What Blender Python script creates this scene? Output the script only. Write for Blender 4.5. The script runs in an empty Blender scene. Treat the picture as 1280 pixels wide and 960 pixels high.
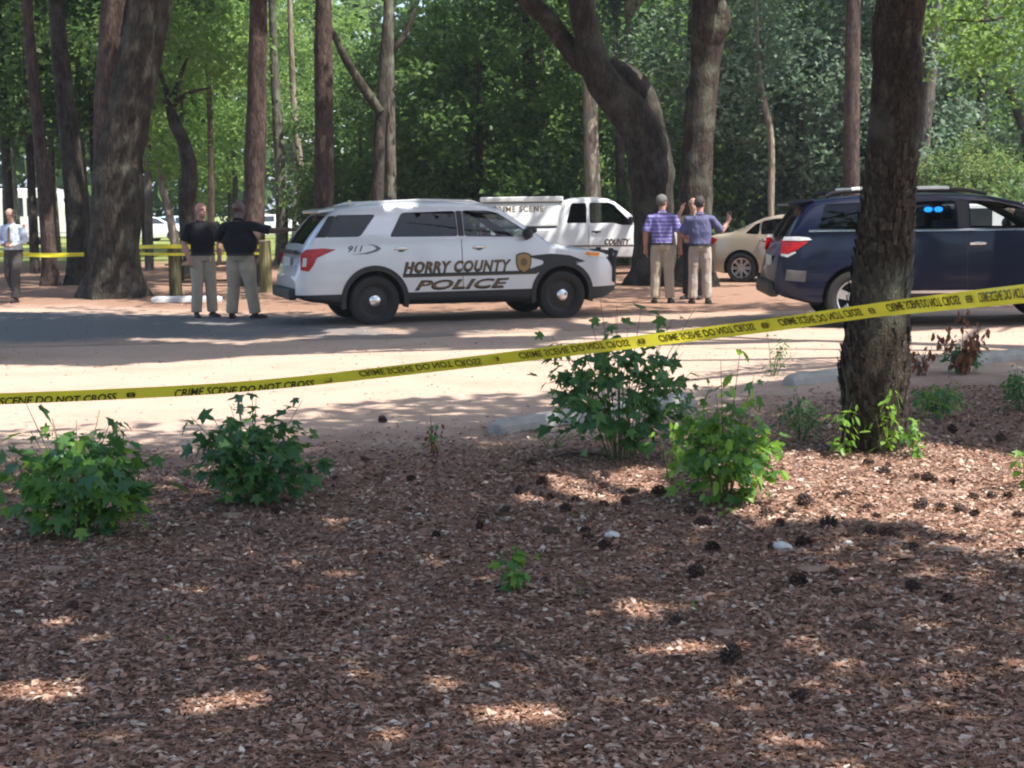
import bpy, bmesh, math, random
import numpy as np
from mathutils import Vector, Matrix, Euler
R = math.radians
random.seed(7)
rng = np.random.default_rng(11)
SC = bpy.context.scene
COL = SC.collection

# ------------------------------------------------------------------ camera
FPX, CAM_H, PITCH, ROLL = 1900.0, 1.65, 6.63, -0.8
_p, _r = R(PITCH), R(ROLL)
FWD = Vector((0, math.cos(_p), -math.sin(_p)))
_up = Vector((1, 0, 0)).cross(FWD)
RGT = Vector((1, 0, 0)) * math.cos(_r) + _up * math.sin(_r)
UPV = Vector((-1, 0, 0)) * math.sin(_r) + _up * math.cos(_r)
CAM = Vector((0, 0, CAM_H))
cam = bpy.data.objects.new('camera', bpy.data.cameras.new('camera'))
COL.objects.link(cam)
cam.matrix_world = Matrix(((RGT.x, UPV.x, -FWD.x, 0), (RGT.y, UPV.y, -FWD.y, 0), (RGT.z, UPV.z, -FWD.z, CAM_H), (0, 0, 0, 1)))
cam.data.sensor_width = 36
cam.data.lens = FPX / 1280 * 36
cam.data.clip_start = 0.05
cam.data.clip_end = 3000
SC.camera = cam

# ------------------------------------------------------------------ world, sun, exposure
SUN_EL, SUN_AZ = 60.0, -28.0        # azimuth measured from +X (right of the view) towards +Y (away)
SUN = Vector((math.cos(R(SUN_EL)) * math.cos(R(SUN_AZ)), math.cos(R(SUN_EL)) * math.sin(R(SUN_AZ)), math.sin(R(SUN_EL))))
w = bpy.data.worlds.new('World'); SC.world = w; w.use_nodes = True
nt = w.node_tree
sky = nt.nodes.new('ShaderNodeTexSky'); sky.sky_type = 'NISHITA'; sky.sun_disc = False
sky.sun_elevation = R(SUN_EL); sky.sun_rotation = R(90 - SUN_AZ)
sky.air_density = 1.0; sky.dust_density = 2.0; sky.ozone_density = 1.0
bg = nt.nodes['Background']; bg.inputs['Strength'].default_value = 0.15
nt.links.new(sky.outputs[0], bg.inputs['Color'])
sl = bpy.data.lights.new('sun', 'SUN'); sl.energy = 4.6; sl.angle = R(0.5); sl.color = (1, .95, .87)
so = bpy.data.objects.new('sun', sl); COL.objects.link(so)
so.rotation_euler = SUN.to_track_quat('Z', 'Y').to_euler(); so.location = (10, -6, 30)
vs = SC.view_settings
vs.view_transform = 'Standard'; vs.look = 'None'; vs.gamma = 1; vs.exposure = 1.14
vs.use_curve_mapping = False
SC.render.engine = 'CYCLES'
SC.cycles.use_denoising = True
SC.cycles.max_bounces = 6; SC.cycles.diffuse_bounces = 3; SC.cycles.glossy_bounces = 3
SC.cycles.transmission_bounces = 4; SC.cycles.transparent_max_bounces = 8
SC.cycles.sample_clamp_indirect = 4
SC.cycles.filter_width = 2.1        # the photograph is a soft digital zoom
SC.cycles.pixel_filter_type = 'BLACKMAN_HARRIS'

# ------------------------------------------------------------------ picture <-> place
def ray(u, v):
    return FWD + RGT * ((u - 640) / FPX) - UPV * ((v - 480) / FPX)
def G(u, v, z=0.0):
    d = ray(u, v); return CAM + d * ((z - CAM_H) / d.z)
def PX(u, v, Y):
    d = ray(u, v); return CAM + d * (Y / d.y)
def proj(P):                       # numpy (n,3) -> u, v
    q = P - np.array(CAM); d = q @ np.array(FWD)
    d = np.where(d > .1, d, .1)
    return 640 + FPX * (q @ np.array(RGT)) / d, 480 - FPX * (q @ np.array(UPV)) / d, q @ np.array(FWD)

# ------------------------------------------------------------------ materials
MATS = {}
def newmat(name):
    m = bpy.data.materials.new(name); m.use_nodes = True
    return m, m.node_tree, m.node_tree.nodes['Principled BSDF']
def ND(nt, t, **kw):
    n = nt.nodes.new(t)
    for k, v in kw.items():
        if k.startswith('i_'):
            n.inputs[k[2:].replace('_', ' ')].default_value = v
        else:
            setattr(n, k, v)
    return n
def ramp(nt, fac, stops, interp='LINEAR'):
    n = nt.nodes.new('ShaderNodeValToRGB'); e = n.color_ramp.elements
    n.color_ramp.interpolation = interp
    while len(e) > 1: e.remove(e[-1])
    e[0].position, e[0].color = stops[0][0], (*stops[0][1], 1)
    for p, c in stops[1:]:
        k = e.new(p); k.color = (*c, 1)
    nt.links.new(fac, n.inputs[0]); return n.outputs[0]
def mixc(nt, fac, a, b, blend='MIX'):
    n = nt.nodes.new('ShaderNodeMix'); n.data_type = 'RGBA'; n.blend_type = blend
    for s, x in ((0, fac), (6, a), (7, b)):
        if hasattr(x, 'is_output'): nt.links.new(x, n.inputs[s])
        else: n.inputs[s].default_value = x if not isinstance(x, tuple) or len(x) == 4 else (*x, 1)
    return n.outputs[2]
def math_n(nt, op, a, b=0.0, clamp=False):
    n = nt.nodes.new('ShaderNodeMath'); n.operation = op; n.use_clamp = clamp
    for s, x in ((0, a), (1, b)):
        if hasattr(x, 'is_output'): nt.links.new(x, n.inputs[s])
        else: n.inputs[s].default_value = x
    return n.outputs[0]
def plain(name, col, rough=.6, metal=0.0, coat=0.0, bump=0.0, bscale=40, var=.0, vscale=6, emit=None, estr=0, spec=.5):
    """simple procedural surface: slightly uneven colour, roughness and relief"""
    if name in MATS: return MATS[name]
    m, nt, b = newmat(name)
    tc = ND(nt, 'ShaderNodeTexCoord')
    nz = ND(nt, 'ShaderNodeTexNoise', i_Scale=vscale, i_Detail=4.0)
    nt.links.new(tc.outputs['Object'], nz.inputs['Vector'])
    a = tuple(max(0, c * (1 - var)) for c in col); c2 = tuple(min(1, c * (1 + var)) for c in col)
    nt.links.new(ramp(nt, nz.outputs['Fac'], [(.3, a), (.7, c2)]), b.inputs['Base Color'])
    b.inputs['Roughness'].default_value = rough; b.inputs['Metallic'].default_value = metal
    b.inputs['Coat Weight'].default_value = coat; b.inputs['Coat Roughness'].default_value = .04
    b.inputs['Specular IOR Level'].default_value = spec
    if bump:
        n2 = ND(nt, 'ShaderNodeTexNoise', i_Scale=bscale, i_Detail=5.0)
        nt.links.new(tc.outputs['Object'], n2.inputs['Vector'])
        bp = ND(nt, 'ShaderNodeBump', i_Strength=bump, i_Distance=.02)
        nt.links.new(n2.outputs['Fac'], bp.inputs['Height']); nt.links.new(bp.outputs[0], b.inputs['Normal'])
    if emit:
        b.inputs['Emission Color'].default_value = (*emit, 1); b.inputs['Emission Strength'].default_value = estr
    MATS[name] = m; return m
def glass(name, tint, alpha):
    """car glass: a thin tinted pane, part see-through, part mirror"""
    if name in MATS: return MATS[name]
    m, nt, b = newmat(name)
    tr = ND(nt, 'ShaderNodeBsdfTransparent'); tr.inputs[0].default_value = (*tint, 1)
    gl = ND(nt, 'ShaderNodeBsdfGlossy'); gl.inputs['Roughness'].default_value = .02
    gl.inputs['Color'].default_value = (.9, .95, 1, 1)
    fr = ND(nt, 'ShaderNodeFresnel', i_IOR=1.55)
    f2 = math_n(nt, 'MULTIPLY', fr.outputs[0], .6)
    mx = ND(nt, 'ShaderNodeMixShader'); nt.links.new(f2, mx.inputs[0])
    nt.links.new(tr.outputs[0], mx.inputs[1]); nt.links.new(gl.outputs[0], mx.inputs[2])
    nt.links.new(mx.outputs[0], nt.nodes['Material Output'].inputs['Surface'])
    MATS[name] = m; return m
def leafmat(name, dark, mid, light, trans=.45, rough=.55, obj_var=True):
    if name in MATS: return MATS[name]
    m, nt, b = newmat(name)
    geo = ND(nt, 'ShaderNodeNewGeometry'); oi = ND(nt, 'ShaderNodeObjectInfo')
    fac = math_n(nt, 'ADD', math_n(nt, 'MULTIPLY', geo.outputs['Random Per Island'], .7), math_n(nt, 'MULTIPLY', oi.outputs['Random'], .3))
    col = ramp(nt, fac, [(0, dark), (.5, mid), (1, light)])
    nt.links.new(col, b.inputs['Base Color']); b.inputs['Roughness'].default_value = rough
    b.inputs['Specular IOR Level'].default_value = .35
    tl = ND(nt, 'ShaderNodeBsdfTranslucent')
    hs = ND(nt, 'ShaderNodeHueSaturation', i_Hue=.485, i_Saturation=1.1, i_Value=1.5)
    nt.links.new(col, hs.inputs['Color']); nt.links.new(hs.outputs[0], tl.inputs[0])
    mx = ND(nt, 'ShaderNodeMixShader'); mx.inputs[0].default_value = trans
    nt.links.new(b.outputs[0], mx.inputs[1]); nt.links.new(tl.outputs[0], mx.inputs[2])
    nt.links.new(mx.outputs[0], nt.nodes['Material Output'].inputs['Surface'])
    MATS[name] = m; return m
def barkmat(name, dark, mid, light, scale=7, stretch=.22, moss=0.0):
    if name in MATS: return MATS[name]
    m, nt, b = newmat(name)
    tc = ND(nt, 'ShaderNodeTexCoord'); mp = ND(nt, 'ShaderNodeMapping')
    mp.inputs['Scale'].default_value = (1, 1, stretch)
    nt.links.new(tc.outputs['Object'], mp.inputs[0])
    vo = ND(nt, 'ShaderNodeTexVoronoi', i_Scale=scale * 2.2); vo.feature = 'DISTANCE_TO_EDGE'
    nz = ND(nt, 'ShaderNodeTexNoise', i_Scale=scale, i_Detail=7.0, i_Roughness=.65)
    big = ND(nt, 'ShaderNodeTexNoise', i_Scale=1.3, i_Detail=3.0)
    wob = ND(nt, 'ShaderNodeMixRGB'); wob.blend_type = 'ADD'; wob.inputs[0].default_value = .12
    nt.links.new(mp.outputs[0], nz.inputs[0]); nt.links.new(mp.outputs[0], wob.inputs[1]); nt.links.new(nz.outputs['Color'], wob.inputs[2])
    nt.links.new(wob.outputs[0], vo.inputs['Vector']); nt.links.new(tc.outputs['Object'], big.inputs[0])
    edge = math_n(nt, 'MULTIPLY', vo.outputs['Distance'], 4.0, True)
    fine = ND(nt, 'ShaderNodeTexNoise', i_Scale=scale * 4, i_Detail=5.0); nt.links.new(mp.outputs[0], fine.inputs[0])
    h = math_n(nt, 'ADD', math_n(nt, 'MULTIPLY', math_n(nt, 'ADD', nz.outputs['Fac'], -.22), .95), math_n(nt, 'ADD', math_n(nt, 'MULTIPLY', edge, .16), math_n(nt, 'MULTIPLY', fine.outputs['Fac'], .2)))
    col = ramp(nt, h, [(.30, dark), (.52, mid), (.80, light)])
    col = mixc(nt, math_n(nt, 'MULTIPLY', big.outputs['Fac'], .5), col, tuple(c * .55 for c in mid))
    if moss:
        n3 = ND(nt, 'ShaderNodeTexNoise', i_Scale=2.3, i_Detail=5.0); nt.links.new(tc.outputs['Object'], n3.inputs[0])
        f = ramp(nt, n3.outputs['Fac'], [(.5, (0, 0, 0)), (.66, (moss, moss, moss))])
        col = mixc(nt, f, col, (.26, .29, .22))
    nt.links.new(col, b.inputs['Base Color']); b.inputs['Roughness'].default_value = .9
    b.inputs['Specular IOR Level'].default_value = .2
    bp = ND(nt, 'ShaderNodeBump', i_Strength=1.0, i_Distance=.05)
    nt.links.new(h, bp.inputs['Height']); nt.links.new(bp.outputs[0], b.inputs['Normal'])
    MATS[name] = m; return m

# ------------------------------------------------------------------ objects
def tag(o, label=None, cat=None, group=None, kind=None):
    if label: o['label'] = label
    if cat: o['category'] = cat
    if group: o['group'] = group
    if kind: o['kind'] = kind
    return o
def empty(name, loc=(0, 0, 0), rz=0.0):
    o = bpy.data.objects.new(name, None); COL.objects.link(o)
    o.location = loc; o.rotation_euler = (0, 0, rz); o.empty_display_size = .2
    return o
def link(name, me, parent=None, loc=None):
    o = bpy.data.objects.new(name, me); COL.objects.link(o)
    if parent: o.parent = parent
    if loc is not None: o.location = loc
    return o
def copy_tree(o, parent=None):
    c = o.copy(); COL.objects.link(c); c.parent = parent
    for ch in list(o.children): copy_tree(ch, c)
    return c
class MB:
    """collects shapes for ONE mesh"""
    def __init__(s): s.v, s.f, s.m = [], [], []
    def add(s, vs, fs, mi=0):
        n = len(s.v); s.v += [tuple(p) for p in vs]; s.f += [tuple(i + n for i in f) for f in fs]; s.m += [mi] * len(fs); return s
    def box(s, c, d, rot=None, mi=0, taper=1.0):
        x, y, z = (k / 2 for k in d)
        vs = [Vector((sx * x * (taper if sz > 0 else 1), sy * y * (taper if sz > 0 else 1), sz * z)) for sz in (-1, 1) for sy in (-1, 1) for sx in (-1, 1)]
        if rot: M = Euler(rot).to_matrix(); vs = [M @ p for p in vs]
        vs = [p + Vector(c) for p in vs]
        return s.add(vs, [(0, 2, 3, 1), (4, 5, 7, 6), (0, 1, 5, 4), (2, 6, 7, 3), (0, 4, 6, 2), (1, 3, 7, 5)], mi)
    def tube(s, pts, rad, seg=10, mi=0, caps=True, noise=0.0, sq=None):
        pts = [Vector(p) for p in pts]; n = len(pts); vs, fs = [], []
        ref = Vector((1, 0, 0)) if abs((pts[-1] - pts[0]).normalized().x) < .8 else Vector((0, 1, 0))
        for i, p in enumerate(pts):
            t = (pts[min(i + 1, n - 1)] - pts[max(i - 1, 0)]).normalized()
            a = (ref - t * ref.dot(t)).normalized(); b = t.cross(a); ref = a
            r = rad[i] if hasattr(rad, '__len__') else rad
            ra, rb = r if isinstance(r, tuple) else (r, r)
            for k in range(seg):
                q = 2 * math.pi * k / seg; j = 1 + (random.uniform(-noise, noise) if noise else 0)
                vs.append(p + a * (math.cos(q) * ra * j) + b * (math.sin(q) * rb * j))
        for i in range(n - 1):
            for k in range(seg):
                k2 = (k + 1) % seg
                fs.append((i * seg + k, i * seg + k2, (i + 1) * seg + k2, (i + 1) * seg + k))
        if caps: fs += [tuple(range(seg - 1, -1, -1)), tuple((n - 1) * seg + k for k in range(seg))]
        return s.add(vs, fs, mi)
    def lathe(s, prof, seg=24, axis='z', c=(0, 0, 0), mi=0, a0=0, a1=360):
        """prof: (radius, height) pairs turned round an axis"""
        vs, fs = [], []; full = a1 - a0 >= 360; m = seg if full else seg + 1
        for (r, h) in prof:
            for k in range(m):
                q = R(a0 + (a1 - a0) * k / seg); x, y = r * math.cos(q), r * math.sin(q)
                p = (x, y, h) if axis == 'z' else (x, h, y) if axis == 'y' else (h, x, y)
                vs.append((p[0] + c[0], p[1] + c[1], p[2] + c[2]))
        for i in range(len(prof) - 1):
            for k in range(seg):
                k2 = (k + 1) % m
                fs.append((i * m + k, i * m + k2, (i + 1) * m + k2, (i + 1) * m + k))
        return s.add(vs, fs, mi)
    def sphere(s, c, r, seg=14, rings=9, mi=0):
        r = r if isinstance(r, tuple) else (r, r, r)
        vs = [Vector((0, 0, -1))]; fs = []
        for i in range(1, rings):
            a = -math.pi / 2 + math.pi * i / rings
            vs += [Vector((math.cos(a) * math.cos(2 * math.pi * k / seg), math.cos(a) * math.sin(2 * math.pi * k / seg), math.sin(a))) for k in range(seg)]
        vs.append(Vector((0, 0, 1))); L = len(vs) - 1
        fs += [(0, 1 + (k + 1) % seg, 1 + k) for k in range(seg)]
        for i in range(rings - 2):
            for k in range(seg):
                a = 1 + i * seg; fs.append((a + k, a + (k + 1) % seg, a + seg + (k + 1) % seg, a + seg + k))
        a = 1 + (rings - 2) * seg; fs += [(a + k, a + (k + 1) % seg, L) for k in range(seg)]
        return s.add([(p.x * r[0] + c[0], p.y * r[1] + c[1], p.z * r[2] + c[2]) for p in vs], fs, mi)
    def mesh(s, name, mats, smooth=False, angle=40, recalc=False):
        me = bpy.data.meshes.new(name); me.from_pydata(s.v, [], s.f)
        for m in (mats if isinstance(mats, (list, tuple)) else [mats]): me.materials.append(m)
        me.polygons.foreach_set('material_index', s.m)
        if recalc:
            bm = bmesh.new(); bm.from_mesh(me); bmesh.ops.recalc_face_normals(bm, faces=bm.faces); bm.to_mesh(me); bm.free()
        if smooth: me.shade_smooth(); me.set_sharp_from_angle(angle=R(angle))
        me.update(); return me
    def build(s, name, mats, parent=None, smooth=False, angle=40, loc=None, recalc=False):
        return link(name, s.mesh(name, mats, smooth, angle, recalc), parent, loc)
def bevel(o, wd=.01, seg=2):
    m = o.modifiers.new('bevel', 'BEVEL'); m.width = wd; m.segments = seg; m.limit_method = 'ANGLE'; return o
def bake(o):
    """replace the mesh by its evaluated result"""
    dg = bpy.context.evaluated_depsgraph_get()
    me = bpy.data.meshes.new_from_object(o.evaluated_get(dg), depsgraph=dg)
    o.modifiers.clear(); old = o.data; o.data = me
    if old.users == 0: bpy.data.meshes.remove(old)
    return o
def quads_mesh(name, V, mat, extra=None):
    """V: (n, k, 3) array of k-gons -> one mesh, fast"""
    n, k, _ = V.shape
    me = bpy.data.meshes.new(name)
    me.vertices.add(n * k); me.vertices.foreach_set('co', V.reshape(-1).astype(np.float32))
    me.loops.add(n * k); me.loops.foreach_set('vertex_index', np.arange(n * k, dtype=np.int32))
    me.polygons.add(n); me.polygons.foreach_set('loop_start', np.arange(0, n * k, k, dtype=np.int32))
    me.polygons.foreach_set('loop_total', np.full(n, k, dtype=np.int32))
    me.update(calc_edges=True); me.materials.append(mat)
    return me
def rand_frames(n, flat=0.0, rng=rng):
    """random orthonormal frames; flat -> normals lean to +z"""
    nrm = rng.normal(size=(n, 3)); nrm[:, 2] = np.abs(nrm[:, 2]) + flat
    nrm /= np.linalg.norm(nrm, axis=1, keepdims=True)
    a = rng.normal(size=(n, 3)); a -= nrm * (a * nrm).sum(1, keepdims=True); a /= np.linalg.norm(a, axis=1, keepdims=True)
    return a, np.cross(nrm, a), nrm
def leaf_quads(C, size, ratio=.55, flat=.3, fold=.12, rng=rng):
    n = len(C); a, b, nn = rand_frames(n, flat, rng)
    s = (size * rng.uniform(.6, 1.35, n))[:, None]
    V = np.empty((n, 4, 3))
    V[:, 0] = C - a * s * .5; V[:, 2] = C + a * s * .5 - nn * s * fold
    V[:, 1] = C + b * s * ratio * .5 + nn * s * fold; V[:, 3] = C - b * s * ratio * .5 + nn * s * fold
    return V
# ------------------------------------------------------------------ ground, road
def edge_y(x):      # far edge of the litter bed, near edge of the sandy lot
    return np.interp(x, [-40, -6, -2.5, 0, 1, 2.2, 3.5, 6, 40], [10.2, 10.0, 9.9, 10.6, 10.9, 12.2, 13.6, 14.6, 17.0])
def vnoise(x, y, seed=0):
    r = np.random.default_rng(seed); out = 0
    for k in range(7):
        a = r.uniform(0, 6.28); f = r.uniform(.8, 2.2) * 1.35 ** k; p = r.uniform(0, 6.28)
        out = out + np.sin((x * math.cos(a) + y * math.sin(a)) * f + p) / 1.25 ** k
    return out / 3
def gz(x, y):
    x = np.asarray(x, float); y = np.asarray(y, float)
    inbed = np.clip((edge_y(x) - y) / 1.2, 0, 1)
    woods = np.clip((y - 27.5) / 4, 0, 1)
    return (.04 * vnoise(x * 1.1, y * 1.1, 3) + .016 * vnoise(x * 4, y * 4, 5) + .035) * inbed + woods * (.03 + .03 * vnoise(x * .5, y * .5, 9))
def axis_pts(segs):
    out = []
    for a, b, s in segs: out += list(np.arange(a, b, s))
    return np.array(out + [segs[-1][1]])
gx = axis_pts([(-900, -100, 100), (-100, -30, 7), (-30, -6, .8), (-6, 6, .09), (6, 30, .8), (30, 100, 7), (100, 900, 100)])
gy = axis_pts([(-300, -30, 45), (-30, 2, 2), (2, 12, .08), (12, 15, .2), (15, 45, .5), (45, 120, 5), (120, 1500, 115)])
X, Y = np.meshgrid(gx, gy); Z = gz(X, Y)
nx, ny = len(gx), len(gy)
idx = np.arange(nx * ny).reshape(ny, nx)
F = np.stack([idx[:-1, :-1], idx[:-1, 1:], idx[1:, 1:], idx[1:, :-1]], -1).reshape(-1, 4)
me = bpy.data.meshes.new('ground'); me.from_pydata(np.stack([X, Y, Z], -1).reshape(-1, 3).tolist(), [], F.tolist()); me.shade_smooth()

m, nt, b = newmat('ground_soil')
geo = ND(nt, 'ShaderNodeNewGeometry'); sx = ND(nt, 'ShaderNodeSeparateXYZ'); nt.links.new(geo.outputs['Position'], sx.inputs[0])
def noise(scale, detail=5.0, rough=.6):
    n = ND(nt, 'ShaderNodeTexNoise', i_Scale=scale, i_Detail=detail, i_Roughness=rough); nt.links.new(geo.outputs['Position'], n.inputs['Vector']); return n.outputs['Fac']
def fcurve(sock, pts, lo, hi):
    """piecewise-linear y(x)"""
    n = ND(nt, 'ShaderNodeFloatCurve'); c = n.mapping.curves[0]; n.mapping.clip_max_x = 1
    P = [((x - lo) / (hi - lo), y / 100) for x, y in pts]
    c.points[0].location = P[0]; c.points[1].location = P[-1]
    for p in P[1:-1]: c.points.new(*p)
    for p in c.points: p.handle_type = 'VECTOR'
    n.mapping.update()
    t = math_n(nt, 'MULTIPLY', math_n(nt, 'SUBTRACT', sock, lo), 1 / (hi - lo), True); nt.links.new(t, n.inputs['Value'])
    return math_n(nt, 'MULTIPLY', n.outputs[0], 100)
n1, n2, n3 = noise(1.1), noise(9, 6, .7), noise(45, 4, .7)
wob = math_n(nt, 'MULTIPLY', math_n(nt, 'SUBTRACT', n1, .5), 2.2)
wob2 = math_n(nt, 'MULTIPLY', math_n(nt, 'SUBTRACT', n2, .5), 1.6)
ybed = fcurve(sx.outputs['X'], [(-40, 10.2), (-6, 10.0), (-2.5, 9.9), (0, 10.6), (1, 10.9), (2.2, 12.2), (3.5, 13.6), (6, 14.6), (40, 17)], -40, 40)
bed = math_n(nt, 'ADD', math_n(nt, 'ADD', math_n(nt, 'SUBTRACT', ybed, sx.outputs['Y']), wob), wob2)
bedf = math_n(nt, 'MULTIPLY_ADD', bed, .8, True); bedf.node.inputs[2].default_value = .6
ywood = fcurve(sx.outputs['X'], [(-60, 27.5), (-8, 27.0), (-4, 24.2), (0, 23.4), (4, 20.5), (20, 19), (60, 19)], -60, 60)
wd = math_n(nt, 'ADD', math_n(nt, 'ADD', math_n(nt, 'SUBTRACT', sx.outputs['Y'], ywood), wob), wob2)
wdf = math_n(nt, 'MULTIPLY_ADD', wd, .5, True); wdf.node.inputs[2].default_value = .4
lawn = math_n(nt, 'MULTIPLY', math_n(nt, 'SUBTRACT', sx.outputs['Y'], 47), .15, True)
lawnx = math_n(nt, 'MULTIPLY', math_n(nt, 'SUBTRACT', -4, sx.outputs['X']), .2, True)
sand = mixc(nt, n2, (.45, .325, .258), (.56, .42, .338))
sand = mixc(nt, ramp(nt, n1, [(.42, (0, 0, 0)), (.7, (.55, .55, .55))]), sand, (.40, .28, .215))
sand = mixc(nt, ramp(nt, n3, [(.6, (0, 0, 0)), (.72, (.5, .5, .5))]), sand, (.22, .14, .10))
litter = ramp(nt, n3, [(.25, (.14, .086, .066)), (.45, (.27, .17, .13)), (.62, (.37, .24, .19)), (.8, (.5, .37, .30))])
needles = mixc(nt, n2, (.30, .175, .12), (.20, .115, .08))
needles = mixc(nt, ramp(nt, n3, [(.3, (0, 0, 0)), (.7, (.7, .7, .7))]), needles, (.37, .24, .175))
grass = mixc(nt, n2, (.16, .20, .05), (.26, .29, .10))
col = mixc(nt, wdf, sand, needles)
col = mixc(nt, bedf, col, litter)
col = mixc(nt, math_n(nt, 'MULTIPLY', lawn, lawnx), col, grass)
nt.links.new(col, b.inputs['Base Color']); b.inputs['Roughness'].default_value = .95; b.inputs['Specular IOR Level'].default_value = .15
bp = ND(nt, 'ShaderNodeBump', i_Strength=.7, i_Distance=.03)
nt.links.new(math_n(nt, 'ADD', n3, n2), bp.inputs['Height']); nt.links.new(bp.outputs[0], b.inputs['Normal'])
me.materials.append(m)
tag(link('ground', me), kind='structure')

# the old asphalt drive, worn into the sand at its near edge
m, nt, b = newmat('asphalt')
geo = ND(nt, 'ShaderNodeNewGeometry'); sx = ND(nt, 'ShaderNodeSeparateXYZ'); nt.links.new(geo.outputs['Position'], sx.inputs[0])
n1, n2, n3 = noise(.9), noise(6, 6, .7), noise(60, 3)
asp = ramp(nt, n3, [(.3, (.095, .095, .098)), (.6, (.145, .143, .143)), (.8, (.21, .20, .185))])
cov = math_n(nt, 'MULTIPLY_ADD', sx.outputs['X'], .22); cov.node.inputs[2].default_value = .82
cov = math_n(nt, 'ADD', cov, math_n(nt, 'MULTIPLY', math_n(nt, 'SUBTRACT', n1, .5), 2.0))
cov = math_n(nt, 'ADD', cov, math_n(nt, 'MULTIPLY', math_n(nt, 'SUBTRACT', n2, .5), 1.6), True)
ed = math_n(nt, 'ADD', math_n(nt, 'MULTIPLY_ADD', sx.outputs['Y'], -.75), math_n(nt, 'MULTIPLY', math_n(nt, 'SUBTRACT', n1, .5), 2.6)); ed.node.inputs[0].links[0].from_node.inputs[2].default_value = 15.1
ed = math_n(nt, 'ADD', ed, math_n(nt, 'MULTIPLY', math_n(nt, 'SUBTRACT', n2, .5), 1.8), True)
cov = math_n(nt, 'MAXIMUM', cov, ed)
drift = mixc(nt, n2, (.42, .30, .225), (.31, .20, .145))
nt.links.new(mixc(nt, cov, asp, drift), b.inputs['Base Color']); b.inputs['Roughness'].default_value = .88
bp = ND(nt, 'ShaderNodeBump', i_Strength=.5, i_Distance=.01); nt.links.new(n3, bp.inputs['Height']); nt.links.new(bp.outputs[0], b.inputs['Normal'])
mb = MB(); xs = np.arange(-70, 40.1, .5)
near = np.interp(xs, [-70, -9, -6.5, -4, -1.5, 0, 4, 40], [19, 18.6, 18.9, 19.1, 19.4, 20.1, 20.9, 22]) + .13 * vnoise(xs * 2, xs * 0, 4)
far = np.interp(xs, [-70, -9, -6.5, -5, -3, 0, 4, 40], [26.5, 26, 24.9, 24.1, 23.6, 23.2, 23.4, 24]) + .12 * vnoise(xs * 2, xs * 0 + 9, 6)
for i in range(len(xs)):
    for t in (0, .25, .5, .75, 1): mb.v.append((xs[i], near[i] * (1 - t) + far[i] * t, .004 + .02 * math.sin(math.pi * t)))
for i in range(len(xs) - 1):
    for k in range(4): mb.f.append((i * 5 + k, i * 5 + 5 + k, i * 5 + 6 + k, i * 5 + 1 + k)); mb.m.append(0)
tag(mb.build('road', m, smooth=True), kind='structure')
# ------------------------------------------------------------------ where sun reaches through the canopy
# patches of sunlight on the ground (outlines seen in the photograph, turned into places on the ground)
def inpoly(u, v, poly):
    ins = np.zeros(len(u), bool); n = len(poly)
    for i in range(n):
        x1, y1 = poly[i]; x2, y2 = poly[(i + 1) % n]
        c = ((y1 > v) != (y2 > v)) & (u < (x2 - x1) * (v - y1) / ((y2 - y1) + 1e-9) + x1); ins ^= c
    return ins
LIT = [
    [(-200, 452), (130, 456), (250, 448), (400, 438), (520, 434), (640, 433), (700, 424), (800, 412), (960, 402), (1130, 412), (1400, 402),
     (1400, 436), (1200, 440), (1010, 470), (900, 486), (680, 492), (560, 496), (420, 506), (330, 520), (220, 528), (90, 530), (-200, 530)],
    [(150, 421), (300, 424), (400, 418), (420, 424), (300, 432), (150, 428)],
    [(395, 412), (470, 409), (530, 412), (520, 421), (400, 422)], [(560, 414), (700, 408), (705, 420), (570, 424)],
    [(225, 402), (310, 404), (325, 409), (230, 409)], [(300, 384), (400, 380), (420, 388), (310, 392)], [(20, 372), (150, 375), (200, 380), (150, 385), (20, 384)],
    [(-40, 385), (60, 383), (90, 390), (-40, 393)], [(640, 606), (740, 596), (840, 592), (842, 624), (740, 640), (650, 634)],
    [(880, 600), (960, 574), (1060, 566), (1180, 566), (1300, 580), (1300, 712), (1220, 690), (1120, 668), (1000, 664), (900, 646)],
    [(-20, 868), (100, 866), (112, 890), (40, 902), (-20, 894)], [(195, 895), (260, 884), (335, 888), (330, 912), (220, 914)],
    [(545, 905), (620, 892), (695, 905), (690, 925), (590, 928)], [(430, 930), (520, 926), (530, 948), (440, 950)], [(60, 935), (150, 928), (160, 944), (70, 950)],
    [(790, 812), (860, 806), (905, 820), (860, 832), (800, 828)], [(765, 752), (820, 750), (830, 772), (780, 776)], [(1165, 690), (1290, 690), (1290, 705), (1180, 702)],
    [(1130, 350), (1300, 340), (1300, 356), (1130, 358)],
    [(700, 400), (960, 384), (960, 396), (720, 410)], [(380, 372), (330, 372), (330, 366), (380, 366)],
    [(885, 336), (990, 336), (990, 353), (885, 353)], [(190, 350), (300, 350), (300, 366), (190, 366)], [(20, 352), (70, 352), (70, 362), (20, 362)],
    [(160, 318), (340, 318), (340, 336), (160, 336)], [(640, 352), (860, 352), (860, 362), (640, 362)], [(860, 360), (950, 358), (950, 368), (860, 370)],
]
SPOTS = []           # (point, radius): things in the photograph that stand in sunlight
def spot(u, v, Yd, r): SPOTS.append((np.array(PX(u, v, Yd)), r))
spot(1220, 195, 40, 2.4); spot(670, 225, 34.4, .55); spot(672, 255, 34.4, .5); spot(945, 275, 31, .5); spot(970, 268, 31, .6); spot(905, 292, 31, .45)
spot(740, 190, 40, .9); spot(486, 150, 40, .8); spot(485, 60, 40, .9); spot(815, 170, 31.7, .5); spot(800, 130, 31.7, .4); spot(790, 100, 31.7, .35)
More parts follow.
